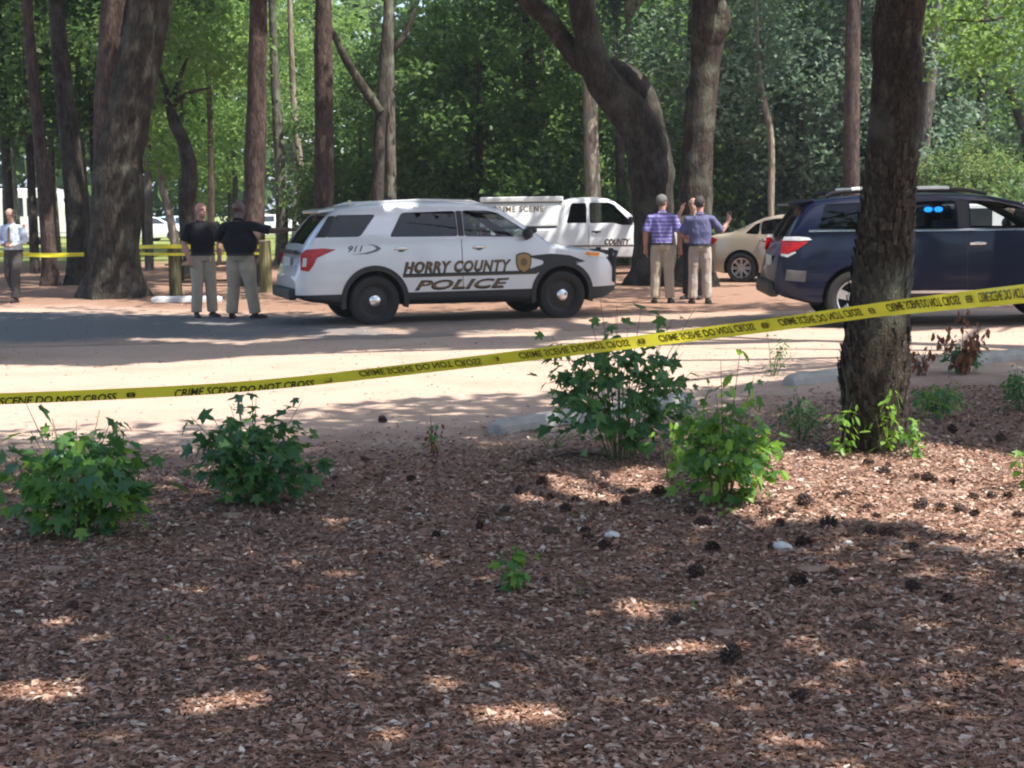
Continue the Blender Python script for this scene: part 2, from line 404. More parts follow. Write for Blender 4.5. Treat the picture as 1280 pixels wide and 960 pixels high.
spot(145, 40, 29.7, .5); spot(1180, 20, 14, .8); spot(1240, 50, 15, 1.0); spot(930, 560, 9.3, .28); spot(960, 590, 9.0, .2); spot(1100, 520, 9.2, .25); spot(1060, 540, 9.2, .2); spot(1275, 590, 8.5, .3)
spot(90, 540, 7.4, .18); spot(330, 510, 8.3, .1); spot(500, 243, 22, .35); spot(580, 245, 22.4, .3); spot(1110, 236, 20, .4); spot(1060, 234, 20, .4)
spot(700, 300, 22.5, .2); spot(1150, 5, 9.8, .2); spot(1148, 180, 9.8, .16); spot(1140, 300, 9.8, .12); spot(1150, 90, 9.8, .14)
def shade_filter(C):  # cuts gaps into the unseen crowns along sun rays, shaping the light patches
    t = C[:, 2] / SUN.z
    g = C - np.array(SUN)[None] * t[:, None]
    u, v, d = proj(g)
    j = rng.normal(size=(2, len(C)))
    vis = (d > 2)
    u = u + j[0] * 5; v = v + j[1] * 1.2
    keep = np.ones(len(C), bool)
    for poly in LIT: keep &= ~(vis & inpoly(u, v, poly))
    thin = vis & inpoly(u, v, [(860, 560), (1320, 555), (1320, 760), (1000, 730), (860, 690)]); keep &= ~(thin & (rng.uniform(size=len(C)) < .45))
    S = np.array(SUN)
    for p, r in SPOTS:
        q = C - p; along = q @ S; perp = np.linalg.norm(q - along[:, None] * S, axis=1)
        keep &= ~((along > 0) & (perp < r * (1 + .15 * j[0])))
    # nothing hangs into the frame where the photograph shows no foliage
    uu, vv, dd = proj(C)
    inframe = (dd > 0) & (uu > -80) & (uu < 1360) & (vv > -60 - 400 / np.maximum(dd, 1)) & (vv < 1000)
    return keep & ~inframe

oak = barkmat('oak_bark', (.018, .015, .012), (.058, .048, .040), (.125, .105, .09), 6, .3, .15)
oak_dark = barkmat('dark_oak_bark', (.02, .016, .012), (.065, .051, .040), (.14, .115, .09), 9, .35, .3)
pine = barkmat('pine_bark', (.032, .021, .017), (.10, .070, .058), (.20, .145, .122), 7, .28)
pale = barkmat('pale_bark', (.13, .10, .08), (.33, .275, .22), (.48, .42, .35), 5, .2, .25)
greyb = barkmat('grey_bark', (.05, .044, .038), (.14, .122, .105), (.26, .23, .20), 6, .22, .4)
L_oak = leafmat('oak_leaf', (.035, .075, .026), (.07, .135, .045), (.13, .215, .07), .42)
L_mid = leafmat('forest_leaf', (.04, .085, .028), (.08, .155, .048), (.15, .24, .075), .45)
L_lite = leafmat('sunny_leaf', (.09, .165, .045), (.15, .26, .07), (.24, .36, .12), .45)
L_blue = leafmat('moss_leaf', (.06, .105, .07), (.11, .175, .115), (.19, .265, .18), .4)

def smooth_path(pts, sub=4):
    P = np.array(pts, float); n = len(P); out = []
    for i in range(n - 1):
        p0, p1, p2, p3 = P[max(i - 1, 0)], P[i], P[i + 1], P[min(i + 2, n - 1)]
        for k in range(sub):
            t = k / sub
            out.append(.5 * (2 * p1 + (p2 - p0) * t + (2 * p0 - 5 * p1 + 4 * p2 - p3) * t * t + (3 * p1 - p0 - 3 * p2 + p3) * t ** 3))
    out.append(P[-1]); return np.array(out)
def stem(mb, pts, seg=14, rough=.05, lump=.06):
    """pts: (x, y, z, r)"""
    P = smooth_path(pts, 5); n0 = len(mb.v)
    mb.tube([tuple(p[:3]) for p in P], [max(.004, p[3]) for p in P], seg)
    for i in range(len(P)):
        c = P[i, :3]; lf = 1 + lump * vnoise(P[i, 2] * 1.7, c[0], 2)
        for k in range(seg):
            q = np.array(mb.v[n0 + i * seg + k]); f = lf * (1 + (.30 * max(0, math.sin(k * 6.283 / seg * 5 + c[0])) * max(0, 1 - max(0, c[2]) / .55) if P[0, 3] > .2 else 0)) * (1 + rough * (.6 * math.sin(k * 2.1 + c[2] * .8) + rng.uniform(-.6, .6)))
            mb.v[n0 + i * seg + k] = tuple(c + (q - c) * f)
def pxpath(rows, Yd):
    """(u, v, width in px) seen at depth Yd -> (x, y, z, r)"""
    out = []
    for u, v, wd in rows:
        p = PX(u, v, Yd); out.append((p.x, p.y, p.z, wd / 2 * Yd / FPX))
    return out
def rooted(rows, Yd, flare=1.5):
    """add a base at ground level below the first row and a flare"""
    P = pxpath(rows, Yd); x, y, z, r = P[0]
    g = float(gz(x, y))
    return [(x, y, g - .15, r * flare), (x, y, g + .03, r * flare * .95), (x, y, g + .35, r * (1 + (flare - 1) * .35))] + [p for p in P if p[2] > g + .5]
def up(P, h, dx=0.0, dy=0.0, rtop=.08):
    """carry a stem on, out of the top of the picture"""
    x, y, z, r = P[-1]
    return P + [(x + dx * .4, y + dy * .4, z + (h - z) * .4, r * .85), (x + dx, y + dy, h, rtop)]
def clumps(n, k, c, rad, spread, hollow=.35):
    """leaf centres: k clumps in an ellipsoid, n leaves"""
    d = rng.normal(size=(k, 3)); d /= np.linalg.norm(d, axis=1, keepdims=True)
    rr = (hollow + (1 - hollow) * rng.uniform(0, 1, k)) ** .6
    cc = np.array(c) + d * rr[:, None] * np.array(rad)
    pick = rng.integers(0, k, n); sz = rng.uniform(.6, 1.4, k)
    return cc[pick] + rng.normal(size=(n, 3)) * np.array(spread) * sz[pick][:, None], cc
def high_crown(root, stem_top, c, rad, n, size=.3, mat=L_oak, k=70, spread=(.75, .75, .38), limbs=7, bark=oak):
    """a crown above the frame: limbs from the stem, leaves clumped round them"""
    C, cc = clumps(int(n * (1.9 if n < 6000 else 1)), k, c, rad, spread, .1)
    C = C[C[:, 2] > 4.2]; C = C[shade_filter(C)]
    o = link('crown', quads_mesh('crown', leaf_quads(C, size), mat), root)
    o.matrix_parent_inverse = root.matrix_world.inverted()
    st = np.array(stem_top)
    for i in rng.choice(len(cc), limbs, replace=False):
        e = cc[i]; mid = (st + e) / 2 + np.array((0, 0, .5)) + rng.normal(size=3) * .25
        u, v, d = proj(np.array([mid, e]))
        if ((d > 0) & (u > -60) & (u < 1340) & (v > -40) & (v < 960)).any(): continue
        mb = MB(); stem(mb, [(*st, .11), (*mid, .075), (*e, .025)], 7, .05)
        l = mb.build('limb', bark, root, True); l.matrix_parent_inverse = root.matrix_world.inverted()
def setroot(o, parts):
    bpy.context.view_layer.update()
def new_tree(name, label, base, cat='tree', group=None):
    r = empty(name, (base[0], base[1], float(gz(base[0], base[1]))))
    bpy.context.view_layer.update()
    return tag(r, label, cat, group)
def attach(o, root):
    o.parent = root; o.matrix_parent_inverse = Matrix.Translation(-root.location); return o
def trunk_obj(root, mb, bark, name='trunk'):
    return attach(mb.build(name, bark, None, True, 60), root)

# ---- left: the big forked oak
Yd = 29.6
P = rooted([(143, 355, 66), (142, 320, 63), (145, 270, 62), (147, 225, 62), (148, 200, 58)], Yd, 1.2)
t = new_tree('oak_tree', 'massive forked oak with thick dark trunk at the edge of the asphalt', P[0])
mb = MB(); stem(mb, P + pxpath([(155, 165, 58), (165, 110, 56), (176, 60, 54), (188, 0, 52), (196, -60, 46)], Yd), 20, .04)
trunk_obj(t, mb, oak)
mb = MB(); L2 = up(pxpath([(138, 240, 36), (134, 190, 34), (136, 120, 33), (141, 50, 32), (144, -20, 30)], Yd - .05), 11, .3, .2)
stem(mb, L2, 14); trunk_obj(t, mb, pine, 'second_stem')
high_crown(t, PX(196, -60, Yd), (-6.5, 29, 11.5), (6, 5, 3), 5200)

def high_tree(name, label, rows, Yd, bark, h=13, flare=1.35, crown=None, lean=(0, 0), rt=.1, n=2600, mat=L_oak, seg=12):
    P = up(rooted(rows, Yd, flare), h, lean[0], lean[1], rt)
    t = new_tree(name, label, P[0]); mb = MB(); stem(mb, P, seg); trunk_obj(t, mb, bark)
    c = crown or ((P[-1][0], P[-1][1], h + .5), (3.0, 3.0, 2.4))
    high_crown(t, P[-2][:3], c[0], c[1], n, mat=mat, bark=bark, limbs=5)
    return t
high_tree('pine_tree', 'slim leaning pine trunk right behind the walking man in the pale shirt', [(63, 350, 18), (58, 270, 18), (50, 180, 16), (42, 100, 15), (35, 20, 13)], 34.5, pine)
high_tree('oak_tree', 'grey leaning trunk standing just behind the massive forked oak', [(101, 340, 30), (97, 280, 29), (89, 190, 26), (80, 110, 24), (72, 30, 20)], 35, oak)
# crooked small oak behind the two men in black
Yd = 37
P = rooted([(240, 340, 20), (238, 290, 20), (234, 250, 21), (237, 215, 20), (230, 180, 16), (217, 150, 14), (212, 125, 11)], Yd, 1.25)
t = new_tree('oak_tree', 'short crooked oak behind the bald man in the black polo', P[0]); mb = MB(); stem(mb, P, 12, .07, .12); trunk_obj(t, mb, oak)
for e in ((190, 70), (240, 60), (262, 110), (170, 110)):
    mb = MB(); a, q = PX(214, 132, Yd), PX(e[0], e[1], Yd + rng.uniform(-1, 1)); stem(mb, [(*a, .09), (*((a + q) / 2 + Vector((0, 0, .1))), .05), (*q, .02)], 7); trunk_obj(t, mb, oak, 'limb')
C, _ = clumps(3200, 46, PX(212, 65, Yd + .5), (2.2, 1.8, 1.5), (.32, .32, .2))
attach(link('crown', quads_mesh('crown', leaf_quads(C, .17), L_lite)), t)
# the slanting one left of the post
P = rooted([(221, 330, 11), (218, 300, 11), (210, 262, 10), (203, 232, 9), (200, 200, 7)], 40, 1.2)
t = new_tree('sapling_tree', 'thin bent grey trunk slanting above the thick wooden post', P[0]); mb = MB(); stem(mb, P, 9); trunk_obj(t, mb, pale)
C, _ = clumps(900, 16, PX(200, 180, 40), (1.1, 1, .9), (.3, .3, .22)); attach(link('crown', quads_mesh('crown', leaf_quads(C, .16), L_lite)), t)
high_tree('pine_tree', 'reddish pine trunk right behind the man with the outstretched arm', [(316, 350, 28), (317, 260, 27), (320, 160, 26), (322, 60, 24), (323, 0, 23)], 33, pine)
high_tree('pine_tree', 'straight reddish pine trunk rising behind the rear window of the silver police vehicle', [(405, 345, 25), (405, 250, 24), (405, 130, 23), (404, 40, 22), (404, -20, 20)], 33.5, pine)
high_tree('pine_tree', 'thin grey trunk between the two reddish pines', [(353, 330, 15), (352, 260, 15), (349, 190, 13), (346, 140, 12), (342, 60, 10)], 46, greyb)
high_tree('pine_tree', 'thinnest pale trunk between the two reddish pines', [(380, 320, 10), (378, 250, 10), (373, 190, 9), (368, 140, 8), (364, 60, 7)], 49, pale)
# the paired trunks over the police roof
Yd = 40
P = rooted([(489, 330, 15), (488, 250, 15), (487, 150, 14), (486, 60, 13), (485, -20, 12)], Yd)
t = new_tree('pine_tree', 'twin grey trunk with a dark limb reaching sideways above the police vehicle roof', P[0]); mb = MB(); stem(mb, up(P, 13), 12); trunk_obj(t, mb, greyb)
mb = MB(); stem(mb, rooted([(474, 330, 15), (472, 250, 15), (474, 180, 14), (477, 130, 13), (479, 70, 9), (482, 20, 6)], Yd - .3), 12); trunk_obj(t, mb, oak, 'second_stem')
mb = MB(); stem(mb, pxpath([(476, 140, 11), (463, 122, 12), (447, 98, 11), (430, 70, 10), (418, 45, 9), (400, 15, 7)], Yd - .4), 9); trunk_obj(t, mb, oak_dark, 'limb')
mb = MB(); stem(mb, pxpath([(486, 70, 6), (498, 55, 7), (508, 40, 6), (520, 10, 5)], Yd), 8); trunk_obj(t, mb, oak_dark, 'limb')
high_crown(t, P[-1][:3], (P[-1][0], P[-1][1], 12.5), (3.5, 3, 2.2), 2400)
high_tree('pine_tree', 'dark brown straight trunk rising behind the crime scene truck topper', [(665, 300, 20), (664, 230, 20), (663, 140, 18), (661, 60, 17), (660, 0, 16)], 45, pine)
high_tree('sapling_tree', 'very thin pale trunk close beside the dark trunk behind the truck topper', [(648, 300, 6), (647, 230, 6), (645, 180, 5), (643, 120, 4)], 46, pale, 9, n=900)
high_tree('pine_tree', 'pale sunlit trunk rising behind the truck cab', [(743, 300, 19), (741, 230, 19), (739, 170, 18), (738, 110, 17), (737, 30, 16)], 40, pale)
high_tree('sapling_tree', 'thin brown trunk between the pale sunlit trunk and the bent oak', [(778, 300, 11), (776, 230, 11), (773, 170, 9), (770, 110, 8)], 44, greyb, 10, n=1200)
high_tree('sapling_tree', 'thin pale grey trunk seen right beside the bent oak', [(790, 300, 8), (789, 230, 9), (788, 190, 9), (786, 120, 8)], 42, pale, 10, n=900)
# the bent oak
Yd = 31.6
P = rooted([(820, 345, 54), (818, 300, 50), (815, 250, 48), (814, 215, 52)], Yd, 1.35)
t = new_tree('oak_tree', 'big live oak with a sharply bent trunk and knotted crook behind the striped shirt man', P[0]); mb = MB()
stem(mb, P + pxpath([(808, 180, 54), (790, 145, 50), (762, 112, 44), (743, 82, 38), (734, 45, 34), (727, 0, 33), (720, -60, 28)], Yd), 20, .05, .1); trunk_obj(t, mb, oak)
mb = MB(); stem(mb, pxpath([(820, 185, 26), (814, 150, 30), (800, 115, 32), (780, 95, 30), (758, 82, 20)], Yd + .15), 14, .1, .15); trunk_obj(t, mb, oak, 'swollen_crook')
mb = MB(); stem(mb, pxpath([(748, 92, 30), (722, 72, 27), (700, 45, 25), (682, 20, 24), (658, 0, 22), (630, -40, 18)], Yd + .2), 14, .06); trunk_obj(t, mb, oak_dark, 'limb')
high_crown(t, PX(720, -60, Yd), (2.5, 29, 11), (6, 5, 2.6), 4800)
Yd = 30.6
P = rooted([(868, 345, 44), (868, 300, 42), (870, 230, 40), (874, 160, 38), (881, 90, 37), (884, 55, 40)], Yd, 1.3)
t = new_tree('oak_tree', 'dark upright oak trunk with a bulge, rising behind the checked shirt man', P[0]); mb = MB()
stem(mb, up(P + pxpath([(886, 20, 40), (881, -30, 32)], Yd), 10, -.3), 18, .05, .08); trunk_obj(t, mb, oak_dark)
mb = MB(); stem(mb, pxpath([(884, 52, 26), (895, 40, 26), (902, 25, 24), (897, 5, 20), (893, -30, 16)], Yd - .15), 12, .08, .12); trunk_obj(t, mb, oak_dark, 'limb')
high_crown(t, PX(881, -40, Yd), (5.5, 28.5, 10.5), (5, 4.5, 2.4), 3600)
high_tree('sapling_tree', 'slender pale trunk with a kink rising behind the beige sedan', [(963, 300, 8), (964, 240, 8), (964, 175, 8), (957, 135, 8), (949, 90, 6), (944, 0, 6)], 41, pale, 11, n=1400)
high_tree('pine_tree', 'purplish brown pine trunk rising behind the dark blue vehicle roof', [(1064, 300, 21), (1064, 220, 20), (1065, 120, 19), (1066, 40, 18), (1067, 0, 17)], 38, pine)
high_tree('pine_tree', 'grey trunk seen just behind the edge of the near bark-covered tree', [(1150, 300, 17), (1153, 200, 17), (1160, 120, 17), (1166, 50, 17), (1172, -10, 15)], 43, greyb, lean=(.5, 0))
high_tree('pine_tree', 'short-looking dark trunk rising out of the bright green bush', [(1226, 280, 13), (1226, 200, 13), (1227, 130, 12), (1228, 90, 12)], 46, oak)
P = pxpath([(1213, 178, 7), (1205, 150, 7), (1192, 120, 6), (1178, 95, 5)], 47); P = [(P[0][0] + .3, P[0][1], -.1, .12), (P[0][0] + .15, P[0][1], 1.8, .1)] + P
t = new_tree('sapling_tree', 'thin leaning bare stem beside the dark trunk at the bright bush', P[0]); mb = MB(); stem(mb, P, 8); trunk_obj(t, mb, pale)
P = pxpath([(1283, 180, 12), (1272, 140, 11), (1262, 115, 10), (1245, 85, 8), (1238, 60, 6)], 48); P = [(P[0][0] + .1, P[0][1], -.1, .2), (P[0][0] + .1, P[0][1], 1.8, .17)] + P
t = new_tree('oak_tree', 'crooked dark stem bending over the bright green bush', P[0]); mb = MB(); stem(mb, P, 9); trunk_obj(t, mb, oak_dark)

# ---- the near tree, right
Yd = 9.75
P = rooted([(1092, 545, 78), (1092, 500, 82), (1093, 460, 86), (1097, 400, 77), (1103, 330, 70), (1110, 250, 64), (1117, 170, 61), (1123, 80, 60), (1128, 0, 60)], Yd, 1.05)
t = new_tree('oak_tree', 'near rough-barked tree trunk standing behind the yellow tape with seedlings at its foot', P[0]); mb = MB()
Pn = smooth_path(up(P, 8.5, .8, -.6, .12), 9); seg = 40; n0 = 0
mb.tube([tuple(p[:3]) for p in Pn], [p[3] for p in Pn], seg)
for i in range(len(Pn)):
    for k in range(seg):
        q = np.array(mb.v[i * seg + k]); c = Pn[i, :3]; a = k / seg * 6.283
        f = 1 + .025 * math.sin(3 * a + c[2] * 2) + .03 * math.sin(a * 9 + math.sin(c[2] * 5) * 2) * math.sin(c[2] * 13 + 4 * math.sin(a * 4)) + rng.uniform(-.022, .022)
        mb.v[i * seg + k] = tuple(c + (q - c) * f)
trunk_obj(t, mb, barkmat('near_bark', (.022, .017, .012), (.075, .058, .042), (.16, .13, .10), 16, .45, .3))
# bark flakes standing proud of the trunk
fl = []
for i in range(900):
    k = rng.integers(3, int(len(Pn) * .62)); a = rng.uniform(0, 6.283); c = Pn[k]
    nrm = np.array((math.cos(a), math.sin(a), 0)); tang = np.array((-math.sin(a), math.cos(a), 0)); zz = np.array((0, 0, 1.))
    p = c[:3] + nrm * c[3] * 1.012 + zz * rng.uniform(-.05, .05); hh, ww = rng.uniform(.018, .04), rng.uniform(.008, .02)
    fl.append([p - tang * ww - zz * hh, p + tang * ww - zz * hh + nrm * .004, p + tang * ww + zz * hh + nrm * .016, p - tang * ww + zz * hh + nrm * .012])
fo = link('bark_flakes', quads_mesh('bark_flakes', np.array(fl), barkmat('flake_bark', (.05, .04, .03), (.13, .105, .08), (.24, .205, .165), 16, .4, .5))); fo['kind'] = 'stuff'; attach(fo, t)
high_crown(t, Pn[-1][:3], (3.6, 5.0, 8.0), (5.8, 5.8, 1.9), 24000, .22, k=260, spread=(.6, .6, .3), limbs=11)
# bright low branches of a tree out of frame, hanging into the upper right corner
def spray(root, u, v, Yd, rad, n, size, mat):
    C, _ = clumps(n, max(6, n // 45), PX(u, v, Yd), rad, (.13 * Yd / 12, .13 * Yd / 12, .07 * Yd / 12))
    attach(link('foliage_spray', quads_mesh('foliage_spray', leaf_quads(C, size), mat)), root)['kind'] = 'stuff'
def off_tree(name, label, x, y, h, c, rad, n, bark=oak, r=.25, size=.3, mat=L_oak, k=90):
    t = new_tree(name, label, (x, y)); mb = MB()
    stem(mb, [(x, y, -.1, r * 1.5), (x, y, .25, r * 1.15), (x + .1, y, h * .4, r), (x, y + .1, h, r * .5)], 12); trunk_obj(t, mb, bark)
    high_crown(t, (x, y, h), c, rad, n, size, mat, k, bark=bark, limbs=8)
    return t
t = off_tree('oak_tree', 'tree by the dark blue vehicle whose bright leaves hang over the bonnet', 9.8, 14.5, 7.5, (7.5, 13.0, 8.8), (5.0, 4.2, 1.6), 9000)
for s in ((1195, 15, 14, (.5, .5, .28), 420), (1250, 40, 14.5, (.55, .6, .35), 560), (1275, 5, 14, (.4, .5, .25), 260), (1215, 70, 15, (.3, .4, .2), 160), (1290, 95, 15, (.25, .4, .3), 140)):
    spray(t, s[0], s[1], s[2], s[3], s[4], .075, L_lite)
mb = MB(); stem(mb, [(9.8, 14.5, 5.6, .07), (*PX(1330, -40, 14.6), .04), (*PX(1255, 20, 14.4), .02), (*PX(1190, 25, 14), .008)], 7); trunk_obj(t, mb, oak, 'limb')
off_tree('oak_tree', 'shade tree standing beyond the front of the dark blue vehicle', 13, 21, 8.5, (10.5, 18.2, 10.3), (5.2, 4.2, 1.8), 18000, size=.32, k=180)
off_tree('oak_tree', 'shade tree spreading over the sandy lot from beside the litter bed', 7.6, 7.5, 7, (7.5, 8.5, 8.4), (4.4, 4.4, 1.6), 9000)
off_tree('oak_tree', 'tree on the litter bed whose crown shades the near bushes', -5.6, 5.4, 6.5, (-1.6, 4.4, 7.6), (4.6, 4.8, 1.5), 15000, size=.22, k=180)
t = off_tree('oak_tree', 'grey trunk foot at the edge of the sand beside the asphalt', -6.22, 17.4, 8, (-2.4, 16.8, 10.4), (6, 5.4, 1.7), 24000, r=.26, size=.32, k=240)
off_tree('pine_tree', 'shade pine standing at the side of the asphalt drive', -11.5, 24, 10, (-7.0, 20.5, 11), (5.5, 4.5, 2), 10000, pine)
off_tree('oak_tree', 'shade tree on the sand in front of the dark blue vehicle, spreading over the lot', 7.4, 16.2, 7.5, (3.0, 16.4, 10.2), (6.4, 5.6, 1.7), 33000, size=.32, k=330)

# ---- the wood behind: individual trees that share a few crown shapes
def crown_mesh(rad, n, k, size, mat, spread, hollow=.3):
    C, _ = clumps(n, k, (0, 0, 0), rad, spread, hollow); return quads_mesh('crown', leaf_quads(C, size, flat=.5), mat)
PROTO = [crown_mesh((3.0, 2.8, 3.6), 7000, 80, .19, L_mid, (.42, .42, .26)), crown_mesh((2.4, 2.4, 2.6), 5200, 60, .17, L_mid, (.38, .38, .22)),
         crown_mesh((3.6, 3.0, 2.8), 7500, 90, .20, L_oak, (.45, .45, .24)), crown_mesh((2.7, 2.6, 3.2), 6200, 60, .18, L_blue, (.42, .42, .3)),
         crown_mesh((2.8, 2.6, 2.6), 6200, 64, .18, L_lite, (.40, .40, .24))]
BUSH = [crown_mesh((1.5, 1.3, 1.1), 2600, 34, .13, L_mid, (.26, .26, .2), .1), crown_mesh((1.3, 1.2, .9), 2300, 30, .13, L_oak, (.25, .25, .2), .1)]
TR = []
for i in range(3):
    mb = MB(); stem(mb, [(0, 0, -.3, .17), (0, 0, .2, .13), (rng.uniform(-.2, .2), .05, 3, .1), (rng.uniform(-.4, .4), 0, 7.5, .05)], 9); TR.append(mb.mesh('trunk', (greyb, oak, pine)[i], True))
def wood_tree(x, y, zc, ci, s, ti, label, group, name='wood_tree', sz=None):
    t = new_tree(name, label, (x, y), group=group)
    tr = link('trunk', TR[ti], t); tr.scale = (s, s, max(.4, zc / 6.2)); tr.rotation_euler.z = rng.uniform(0, 6.28)
    c = link('crown', PROTO[ci], t, (0, 0, zc)); c.scale = (s, s, sz or s); c.rotation_euler.z = rng.uniform(0, 6.28)
    return t
n_w = 0; taken = []
for tries in range(4000):
    if n_w >= 58: break
    y = rng.uniform(41, 74); x = rng.uniform(-.44, .47) * y
    if any((x - a) ** 2 + (y - b2) ** 2 < 9.5 for a, b2 in taken): continue
    u = 640 + FPX * x / y
    taken.append((x, y)); left = u < 400
    zc = rng.uniform(7.4, 10) if left else rng.choice([rng.uniform(2.8, 4.5), rng.uniform(5, 9.5)])
    s = rng.uniform(.8, 1.15)
    if left: ci = int(rng.choice([0, 2, 4, 4])); lab = 'tree with high crown in the open wood behind the men in black'
    elif u < 860: ci = int(rng.choice([0, 1, 2, 0, 4])); lab = 'leafy tree in the dense wood behind the two police vehicles'
    else: ci = int(rng.choice([0, 1, 3, 3, 2])); lab = 'leafy tree in the dense wood behind the beige sedan'
    wood_tree(x, y, zc, ci, s, int(rng.integers(0, 3)), *(lambda L: (L, L.split(' in the ')[0] + 's: ' + L.split(' in the ')[1]))(('deep green ', 'fresh green ', 'olive green ', 'grey-green ', 'yellow-green ')[ci] + ('low-crowned ' if zc < 4.6 else '') + lab)); n_w += 1
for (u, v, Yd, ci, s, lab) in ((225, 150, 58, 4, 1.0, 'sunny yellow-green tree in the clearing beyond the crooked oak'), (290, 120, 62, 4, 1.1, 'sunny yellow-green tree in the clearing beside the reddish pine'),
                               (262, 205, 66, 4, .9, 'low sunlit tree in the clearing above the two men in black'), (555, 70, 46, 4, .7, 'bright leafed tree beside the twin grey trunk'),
                               (30, 60, 42, 2, 1.1, 'dark leafy tree above the white bus'), (110, 40, 44, 0, 1.1, 'dark leafy tree high behind the massive forked oak'),
                               (600, 120, 43, 0, 1.1, 'dense green tree above the crime scene truck'), (1000, 110, 44, 3, 1.15, 'grey-green tree above the beige sedan'),
                               (1090, 60, 46, 2, 1.0, 'dense green tree behind the purplish pine trunk'), (1250, 120, 54, 3, 1.0, 'grey-green tree beyond the bright bush')):
    p = PX(u, v, Yd); wood_tree(p.x, p.y, p.z, ci, s, 1, lab, None)
for i in range(36):
    y = rng.uniform(38, 60); u = rng.uniform(420, 1380); x = (u - 640) / FPX * y
    lab = ('understory bush at the foot of the wood, past the police vehicle' if u < 660 else 'understory bush at the foot of the wood, past the bent oak' if u < 1000 else 'understory bush at the foot of the wood, past the dark blue vehicle'); b_ = new_tree('understory_bush', ('deep green ', 'olive green ')[i % 2] + lab, (x, y), 'bush', ('deep', 'olive')[i % 2] + ' green understory past ' + lab.split('past the ')[1])
    f = link('foliage', BUSH[i % 2], b_, (0, 0, .95)); s = rng.uniform(.9, 1.7); f.scale = (s, s, s * 1.15); f.rotation_euler.z = rng.uniform(0, 6.28); b_.location.z = (s - 1) * .7
    mb = MB(); mb.tube([(0, 0, -.9 * s), (.05, 0, 0), (0, .03, .9)], [.04, .03, .015], 6); mb.build('stem', greyb, b_)
# the bright bush behind the dark blue vehicle
p = PX(1222, 205, 40); t = new_tree('cedar_bush', 'bright sunlit feathery green bush behind the dark blue vehicle', (p.x, p.y), 'bush')
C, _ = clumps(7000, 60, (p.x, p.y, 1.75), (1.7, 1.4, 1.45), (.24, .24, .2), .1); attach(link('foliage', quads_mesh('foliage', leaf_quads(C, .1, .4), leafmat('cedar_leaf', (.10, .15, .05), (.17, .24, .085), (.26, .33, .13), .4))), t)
mb = MB(); mb.tube([(p.x, p.y, -.1), (p.x, p.y, 1.6)], [.09, .04], 8); trunk_obj(t, mb, greyb, 'stem')
# far wood that closes the view
C = np.stack([rng.uniform(-75, 75, 40000), rng.uniform(100, 122, 40000), rng.uniform(0, 1, 40000) * 22], 1)
C[:, 2] = np.where(np.sin(C[:, 0] * .35) + np.sin(C[:, 0] * .13 + 2) > -1.2, C[:, 2], C[:, 2] * .8)
C2 = np.stack([rng.uniform(-4, 62, 22000), rng.uniform(78, 96, 22000), rng.uniform(0, 1, 22000) * 19], 1)
tag(link('far_wood', quads_mesh('far_wood', np.concatenate([leaf_quads(C, 1.1, .7), leaf_quads(C2, .95, .7)]), L_mid)), 'far green wood closing the view behind everything', 'wood', kind='stuff')

# the wood goes on behind the place the photograph was taken from; it shows in the vehicles' windows and paint
for i in range(34):
    a = -math.pi * (.04 + .92 * (i + .5 + rng.uniform(-.3, .3)) / 34); d = rng.uniform(20, 36) if i % 2 else rng.uniform(38, 52)
    x, y = math.cos(a) * d * 1.2, math.sin(a) * d - 4
    wood_tree(x, y, rng.uniform(4.5, 8) if i % 3 else 3.4, int(rng.choice([0, 1, 2])), rng.uniform(1.1, 1.5), i % 3, 'leafy tree of the wood facing the parked vehicles across the litter bed', 'trees of the wood across the litter bed')
# ------------------------------------------------------------------ vehicles
rubber = plain('tyre_rubber', (.018, .018, .019), .85, bump=.3, bscale=90)
blackp = plain('black_plastic', (.016, .016, .018), .55, bump=.15, bscale=200)
inner = plain('cabin_trim', (.02, .02, .022), .8)
chrome = plain('chrome', (.75, .76, .78), .18, 1.0)
alloy = plain('alloy', (.52, .53, .55), .32, .85)
steelblk = plain('black_steel', (.022, .022, .024), .45, .3)
redlens = plain('red_lens', (.38, .006, .008), .25, coat=.3, spec=.3, var=.3, vscale=14)
amber = plain('amber_lens', (.85, .27, .02), .15, coat=1)
clearlens = plain('clear_lens', (.62, .65, .68), .08, coat=1, var=.2, vscale=12)
gtint = glass('tinted_glass', (.07, .085, .09), 1); gclear = glass('clear_glass', (.55, .62, .60), 1)
def paint(name, col, metal=.0, rough=.35):
    return plain(name, col, rough, metal, coat=.8, var=.05, vscale=1.5)
